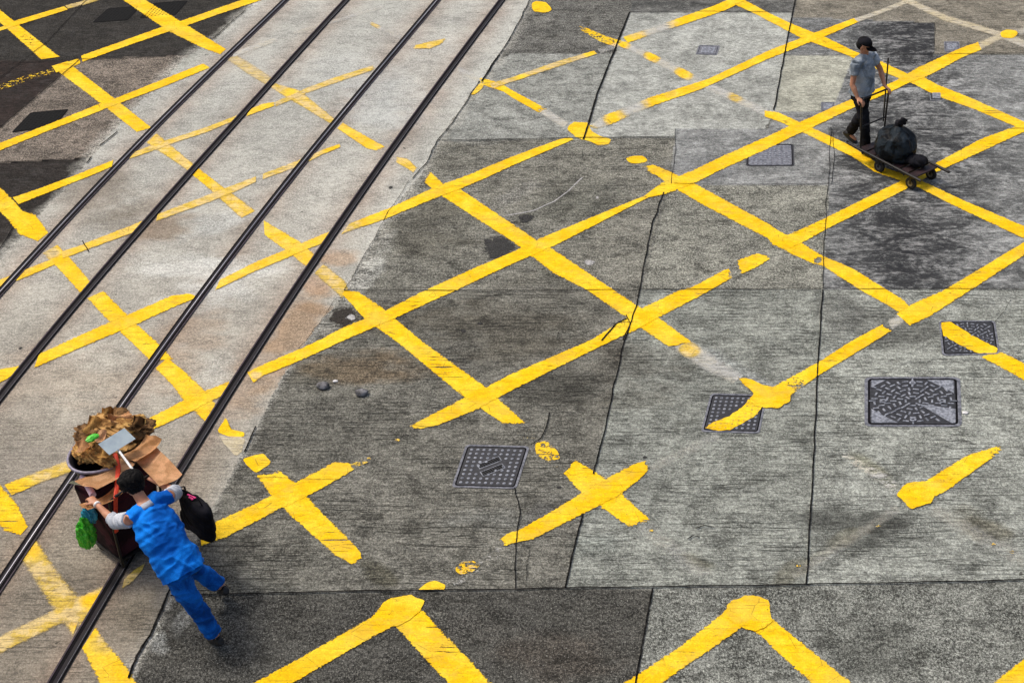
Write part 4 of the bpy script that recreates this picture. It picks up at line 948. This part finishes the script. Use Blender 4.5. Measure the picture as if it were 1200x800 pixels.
person('person in a black cap and grey T-shirt pushing a flat trolley', dict(
    pelvis=(4.93, 18.08, .92), chest=(4.91, 18.07, 1.20), neck=(4.89, 18.07, 1.43), head=(4.86, 18.08, 1.585),
    shL=(5.03, 18.22, 1.38), shR=(4.75, 17.93, 1.38), elL=(5.19, 18.24, 1.15), wrL=(5.24, 18.07, .98), haL=(5.29, 18.00, .96),
    elR=(4.72, 17.83, 1.12), wrR=(4.80, 17.74, .96), haR=(4.86, 17.68, .93),
    hipL=(4.99, 18.14, .90), hipR=(4.87, 18.01, .90), knL=(5.01, 18.15, .49), anL=(4.90, 18.27, .12), toL=(5.00, 18.20, .045),
    knR=(5.00, 17.90, .50), anR=(5.07, 17.84, .09), toR=(5.18, 17.75, .035)),
    (.72, -.69, 0), dict(skin=M['skin'], top=M['shirt2'], legs=M['darkcloth']),
    dict(head_dir=(.85, -.42, -.25), backL=(.3, .3, 1), backR=(.3, -.3, 1), thL=-1, thR=1, w=.92, hem=.035, sleeve=.55, leg=.9, cap=True, lw=.92))

def box(bm, c, ax, ay, az, bev=.0, mi=0):
    c = Vector(c); ax, ay, az = Vector(ax), Vector(ay), Vector(az)
    vs = [bm.verts.new(c + ax * i + ay * j + az * k) for i, j, k in ((-1,-1,-1),(1,-1,-1),(1,1,-1),(-1,1,-1),(-1,-1,1),(1,-1,1),(1,1,1),(-1,1,1))]
    fs = [bm.faces.new([vs[i] for i in q]) for q in ((0,3,2,1),(4,5,6,7),(0,1,5,4),(1,2,6,5),(2,3,7,6),(3,0,4,7))]
    if bev: bmesh.ops.bevel(bm, geom=list({e for f in fs for e in f.edges}), offset=bev, segments=2, affect='EDGES')
def wheel(parent, c, axis, r, wd, name='wheel'):
    c = Vector(c); a = Vector(axis).normalized(); bm = bmesh.new()
    tube(bm, [c - a * wd, c - a * wd * .7, c + a * wd * .7, c + a * wd], [r * .86, r, r, r * .86], (0, 0, 1), 28); w_ = obj(name, bm, M['rubber'], parent, False)
    bm = bmesh.new(); tube(bm, [c - a * wd * 1.1, c + a * wd * 1.1], [r * .5, r * .5], (0, 0, 1), 20); obj('hub', bm, M['hub'], w_)
    return w_
# ------------------------------------------------------------------ the loaded handcart
cc = Vector((-3.80, 10.03, 0)); Z = Vector((0, 0, 1))
cart = empty('handcart', (0, 0, 0), 'tall dark maroon handcart piled with cardboard, crossing the tram rail', 'handcart')
bm = bmesh.new(); rows = []
for z, lx, fy in ((.14, .22, .19), (.16, .25, .22), (.55, .28, .25), (.84, .31, .27), (.86, .31, .27)):
    rows.append([bm.verts.new(cc + r1 * lx * x + f1 * fy * y + Z * z) for x, y in [(2 * p[0] - 1, 2 * p[1] - 1) for p in rr(.12)]])
for a, b in zip(rows, rows[1:]):
    for k in range(len(a)): bm.faces.new((a[k], a[(k + 1) % len(a)], b[(k + 1) % len(a)], b[k]))
bm.faces.new(rows[0][::-1]); bm.faces.new(rows[-1])
obj('cargo_body', bm, M['maroon'], cart)
bm = bmesh.new(); box(bm, cc + Z * .12, r1 * .26, f1 * .23, Z * .018, .006); obj('base_plate', bm, M['metal'], cart)
for sx in (-1, 1):
    for sy in (-1, 1): wheel(cart, cc + r1 * .21 * sx + f1 * .18 * sy + Z * .062, r1, .06, .016)
bm = bmesh.new(); h0 = cc - f1 * .29 + Z * .12
tube(bm, [h0 - r1 * .27, h0 - r1 * .28 + Z * .5, h0 - r1 * .28 - f1 * .04 + Z * .88, h0 - r1 * .22 - f1 * .07 + Z * .93, h0 + r1 * .22 - f1 * .07 + Z * .93, h0 + r1 * .28 - f1 * .04 + Z * .88, h0 + r1 * .28 + Z * .5, h0 + r1 * .27], [.014] * 8, f1, 10)
obj('push_handle', bm, M['metal'], cart)
fin(cart, cc)
# black tub with a pale rim on the cart
tub = empty('oval_tub', (0, 0, 0), 'black oval tub with grey rim on top of the handcart', 'tub'); tc = Vector((-3.88, 10.27, .87))
bm = bmesh.new(); rows = []; ns = 36
prof = [(.80, 0), (.84, .01), (.97, .20), (1.0, .22), (.96, .22), (.82, .03), (.0, .03)]
for s_, z in prof: rows.append([bm.verts.new(tc + r1 * .41 * s_ * math.cos(t) + f1 * .29 * s_ * math.sin(t) + Z * z) for t in np.linspace(0, 2 * math.pi, ns + 1)[:-1]])
for a, b in zip(rows, rows[1:]):
    for k in range(ns): bm.faces.new((a[k], a[(k + 1) % ns], b[(k + 1) % ns], b[k]))
bm.faces.new(rows[0][::-1]); bmesh.ops.remove_doubles(bm, verts=bm.verts, dist=.0005)
obj('tub_wall', bm, M['tubplastic'], tub, True)
bm = bmesh.new(); pts = [tc + r1 * .415 * math.cos(t) + f1 * .295 * math.sin(t) + Z * .222 for t in np.linspace(0, 2 * math.pi, ns + 1)]
tube(bm, pts, [.014] * len(pts), Z, 8, False); obj('rim', bm, M['rim'], tub, True); fin(tub, tc)
# bundle of crumpled brown paper
def crumple(name, c, rx, ry, rz, mat, label, cat, seed=0, amp=.35, rot=0., sub=4, flat=False):
    bm = bmesh.new(); bmesh.ops.create_icosphere(bm, subdivisions=sub, radius=1)
    for v in bm.verts:
        n = 0
        for k, s_ in ((1., 2.2), (.5, 5.), (.3, 10.)):
            q = fbm(np.array([v.co.x * s_ + seed + v.co.z * s_ * .6]), np.array([v.co.y * s_ - v.co.z * s_]), seed, 2)[0]; n += k * (1 - abs(q - .5) * 4)
        v.co *= .72 + amp * n * .5
        v.co = Vector(c) + r1 * (v.co.x * rx) + f1 * (v.co.y * ry) + Z * (v.co.z * rz)
    o = obj(name, bm, mat, None, flat); cen = Vector(c) - Z * rz * .8
    for v in o.data.vertices: v.co -= cen
    o.location = cen; return tag(o, label, cat)
pb = empty('paper_bundle', (0, 0, 0), 'heap of crumpled brown wrapping paper in the black tub', 'paper bundle')
M['ochre'] = cloth('ochre_wrapping', (.66, .40, .13), (.26, .13, .04), 9, .75, .02); M['brown'] = cloth('dark_brown_wrapping', (.20, .11, .045), (.05, .025, .01), 11, .8, .02)
for k, (px, py, z, a, b, h_, m, sd_) in enumerate([(128,517,1.08,.35,.25,.12,'paper',3),(108,512,1.18,.13,.24,.07,'brown',9),(126,499,1.20,.14,.22,.07,'paper',13),(118,534,1.14,.08,.22,.05,'ochre',17),
        (150,500,1.18,.20,.10,.07,'ochre',21),(165,503,1.14,.16,.12,.05,'brown',25),(100,530,1.10,.10,.16,.06,'ochre',29),(137,488,1.14,.12,.12,.06,'brown',33),(113,520,1.24,.05,.15,.03,'ochre',37),(142,494,1.24,.05,.13,.03,'ochre',43)]):
    o = crumple('paper_sheet', P(px, py, z), a, b, h_, M[m], '', '', sd_, .55, sub=4); del o['label']; del o['category']; o.parent = pb
def slab(name, px, py, z, a, b, th, mat, label, cat, ang=0, tilt=0., tilt2=0., bend=.0, parent=None):
    """a bent sheet or carton; a along, b across, standing at photo place px,py height z"""
    c = P(px, py, z); ca, sa = math.cos(ang), math.sin(ang)
    ux = r1 * ca + f1 * sa; uy = -r1 * sa + f1 * ca
    ux = (ux + Z * tilt).normalized(); uy = (uy + Z * tilt2).normalized(); un = ux.cross(uy).normalized()
    bm = bmesh.new(); n = 8; g0 = []; 
    for i in range(n + 1):
        row = []
        for j in range(n + 1):
            x = (i / n - .5); y = (j / n - .5); hgt = bend * (x * x * 4 - .3) + bend * .35 * math.sin(7 * y + 5 * x)
            row.append(bm.verts.new(ux * a * x + uy * b * y + un * hgt))
        g0.append(row)
    for i in range(n):
        for j in range(n): bm.faces.new((g0[i][j], g0[i + 1][j], g0[i + 1][j + 1], g0[i][j + 1]))
    bmesh.ops.solidify(bm, geom=bm.faces[:], thickness=th)
    o = obj(name, bm, mat, parent, False); o.location = c
    if parent is None: tag(o, label, cat)
    return o
slab('cardboard_sheet', 124, 556, 1.09, .46, .34, .012, M['card_pale'], 'pale flattened cardboard in front of the tub, left of the red strap', 'cardboard', .1, 0, -.25, .04)
slab('cardboard_sheet', 166, 527, 1.15, .36, .22, .012, M['card'], 'tan cardboard piece behind the head, below the pale carton', 'cardboard', .15, .1, -.2, .04)
slab('cardboard_sheet', 183, 545, 1.10, .24, .62, .014, M['card_pale'], 'long cardboard flap sticking out beside the right shoulder', 'cardboard', -.18, .1, -.05, .03)
slab('cardboard_sheet', 119, 586, 1.02, .36, .18, .012, M['card'], 'small cardboard piece just above the left hand', 'cardboard', -.1, 0, -.3, .03)
slab('board_panel', 92, 566, .98, .05, .36, .02, M['olive'], 'narrow grey green board standing at the cart left side', 'board', 0, 0, -.5, .0)
for px, py, z, a, b, m, an, t1, t2, bd_ in ((108,500,1.27,.20,.13,'ochre',.5,.3,.2,.05),(140,490,1.27,.22,.10,'card',-.3,-.2,.4,.05),(160,498,1.25,.16,.12,'brown',.4,.4,.1,.05),(100,522,1.24,.14,.18,'card',.9,.3,-.3,.05),(118,512,1.32,.16,.08,'card_pale',.7,.1,.2,.03),(122,532,1.25,.10,.16,'ochre',.2,.5,-.2,.04),(128,486,1.25,.14,.12,'ochre',1.2,.2,.5,.05)):
    slab('torn_flap', px, py, z, a, b, .006, M[m], '', '', an, t1, t2, bd_, pb)
fin(pb, P(128, 517, .98))
o = slab('carton', 137, 517, 1.32, .30, .17, .07, M['carton'], 'pale blue carton lying on the brown paper', 'carton', .0, .02, .25, .0)
o = crumple('plastic_wrapper', P(108, 513, 1.33), .08, .05, .03, M['green'], 'small green wrapper lying on the brown paper', 'wrapper', 7, .3, sub=3)
def bar(name, a, b, r, mat, label, cat, parent=None):
    bm = bmesh.new(); a = Vector(a); b = Vector(b); tube(bm, [a, lerp(a, b, .5), b], [r, r, r], Z, 12); o = obj(name, bm, mat, parent, False); return tag(o, label, cat) if parent is None else o
bar('stick', P(137, 525, 1.27), P(160, 556, 1.28), .012, M['white'], 'thin white stick poking out between carton and hair', 'stick')
bar('paper_roll', P(97, 558, 1.0), P(109, 580, 1.0), .032, M['pink'], 'pale pink paper roll at the cart left edge', 'paper roll')
# red strap running down over the load
st = [(135,533,1.13),(139,548,1.10),(138,566,1.07),(136,585,1.02),(136,606,.84),(137,625,.60)]
bm = bmesh.new(); pts = [P(*s_) + Z * .02 for s_ in st]; tube(bm, pts, [(.022, .006)] * len(pts), r1, 8); tag(obj('strap', bm, M['red']), 'red webbing strap holding the load down the cart front', 'strap')
crumple('plastic_bag', P(101, 624, .55), .085, .06, .17, M['green'], 'bright green plastic bag hanging low at the cart left side', 'plastic bag', 11, .75, sub=4)
crumple('plastic_bag', P(105, 602, .72), .07, .05, .12, M['cyan'], 'cyan plastic bag hanging just above the green bag', 'plastic bag', 15, .75, sub=4)
# black shoulder bag with a pink print on the right
bag = empty('shoulder_bag', (0, 0, 0), 'black bag with a magenta print hanging at the right elbow of the person in blue', 'bag'); bc = Vector((-2.97, 9.68, .76))
bm = bmesh.new(); tube(bm, [bc - Z * .20, bc - Z * .18, bc, bc + Z * .17, bc + Z * .20], [(.225, .06), (.24, .09), (.235, .09), (.225, .07), (.21, .03)], f1, 20); remesh('bag_body', bm, .012, M['darkcloth'], bag, .010, 8, 3)
bm = bmesh.new(); tube(bm, [bc + f1 * .12 + Z * .18, bc + f1 * .09 + Z * .32 - r1 * .02, Vector((-3.10, 9.64, 1.145)), bc - f1 * .09 + Z * .30 - r1 * .02, bc - f1 * .13 + Z * .18], [(.016, .005)] * 5, f1, 8); obj('bag_strap', bm, M['darkcloth'], bag)
bm = bmesh.new()
for k, (dx, dz, L) in enumerate(((0, 0, .05), (.0, -.028, .045), (-.05, -.014, .03))):
    box(bm, bc - f1 * (-.02 + dx) + r1 * .012 + Z * (.215 + dz * .0) + r1 * dz, f1 * L * .6, r1 * .010, Z * .004)
obj('print', bm, M['magenta'], bag); fin(bag, bc - Z * .2)

# ------------------------------------------------------------------ the flat trolley
u = Vector((.6, -.8, 0)); v = Vector((.8, .6, 0)); tc = Vector((5.42, 17.38, 0))
tr = empty('flat_trolley', (0, 0, 0), 'flat four wheeled trolley with long black side rails, pushed across the blotchy slab', 'trolley')
bm = bmesh.new()
for k in range(7): box(bm, tc + u * (-.48 + k * .15) + Z * .20, u * .060, v * .235, Z * .010, .003)
obj('deck', bm, M['maroonpaint'], tr)
for s_, a, b in ((-1, -.75, .60), (1, -.55, .68)):
    bm = bmesh.new(); q = tc + v * .25 * s_ + Z * .215; tube(bm, [q + u * a + Z * .02, q + u * (a + .03), q + u * (b - .02), q + u * b], [.018, .021, .021, .018], v, 12); obj('side_rail', bm, M['metal'], tr)
bm = bmesh.new()
for t in (-.45, -.1, .3): tube(bm, [tc + u * t - v * .25 + Z * .175, tc + u * t + v * .25 + Z * .175], [.016, .016], Z, 10)
obj('cross_bar', bm, M['metal'], tr)
for t in (-.15, .42):
    for s_ in (-1, 1):
        wc = tc + u * t + v * .21 * s_ + Z * .085; w_ = wheel(tr, wc, v, .085, .022)
        bm = bmesh.new()
        for e in (-1, 1): box(bm, wc + v * .03 * e + Z * .045, u * .016, v * .003, Z * .05)
        box(bm, wc + Z * .097, u * .03, v * .034, Z * .004); obj('caster_fork', bm, M['metal'], tr)
hb = tc - u * .50 + Z * .21; tp = Vector((5.07, 17.85, .97))
bm = bmesh.new(); tube(bm, [hb - v * .24, lerp(hb - v * .24, tp - v * .27, .5) , tp - v * .28 - Z * .05, tp - v * .24, tp + v * .24, tp + v * .28 - Z * .05, lerp(hb + v * .24, tp + v * .27, .5), hb + v * .24], [.013] * 8, u, 10)
tube(bm, [lerp(hb - v * .24, tp - v * .26, .45), lerp(hb + v * .24, tp + v * .26, .45)], [.011, .011], Z, 8)
obj('push_handle', bm, M['metal'], tr)
fin(tr, tc)
pa, pb = P(1035, 142, .23), P(1041, 68, 1.28)
bar('pole', pa, pb, .011, M['metal'], 'thin dark pole standing upright on the flat trolley', 'pole')
# black bag on the trolley
bg_ = empty('tied_bag', (0, 0, 0), 'bulging dark slate bag with knotted top, riding on the flat trolley', 'bag'); bc = Vector((5.36, 17.46, .21))
bm = bmesh.new(); tube(bm, [bc, bc + Z * .04, bc + Z * .18, bc + Z * .33, bc + Z * .42, bc + Z * .47], [(.19, .19), (.27, .23), (.30, .255), (.25, .22), (.12, .11), (.05, .05)], u, 24)
remesh('bag_body', bm, .012, M['navybag'], bg_, .022, 3.2, 3, 8)
bm = bmesh.new(); ball(bm, bc + Z * .50, (.06, .05, .06)); ball(bm, bc + Z * .56 + u * .05, (.06, .03, .05)); remesh('knot', bm, .01, M['darkcloth'], bg_, .014, 16, 1, 4)
fin(bg_, bc)
bm = bmesh.new(); ball(bm, Vector((5.62, 17.16, .29)), (.13, .10, .085)); ball(bm, Vector((5.55, 17.22, .28)), (.10, .10, .07))
o = remesh('small_sack', bm, .01, M['darkcloth'], None, .012, 14, 2, 6); tag(o, 'small black sack lying ahead of the big bag on the trolley', 'sack')
# recentre origins of single mesh things
for o in list(C.objects):
    if o.type == 'MESH' and o.parent is None and 'category' in o and o.location.length < 1e-6:
        n = len(o.data.vertices); co = np.empty(n * 3, np.float32); o.data.vertices.foreach_get('co', co); co = co.reshape(-1, 3)
        c = np.array([co[:, 0].mean(), co[:, 1].mean(), co[:, 2].min()]); o.data.vertices.foreach_set('co', (co - c).astype(np.float32).ravel()); o.location = c; o.data.update()
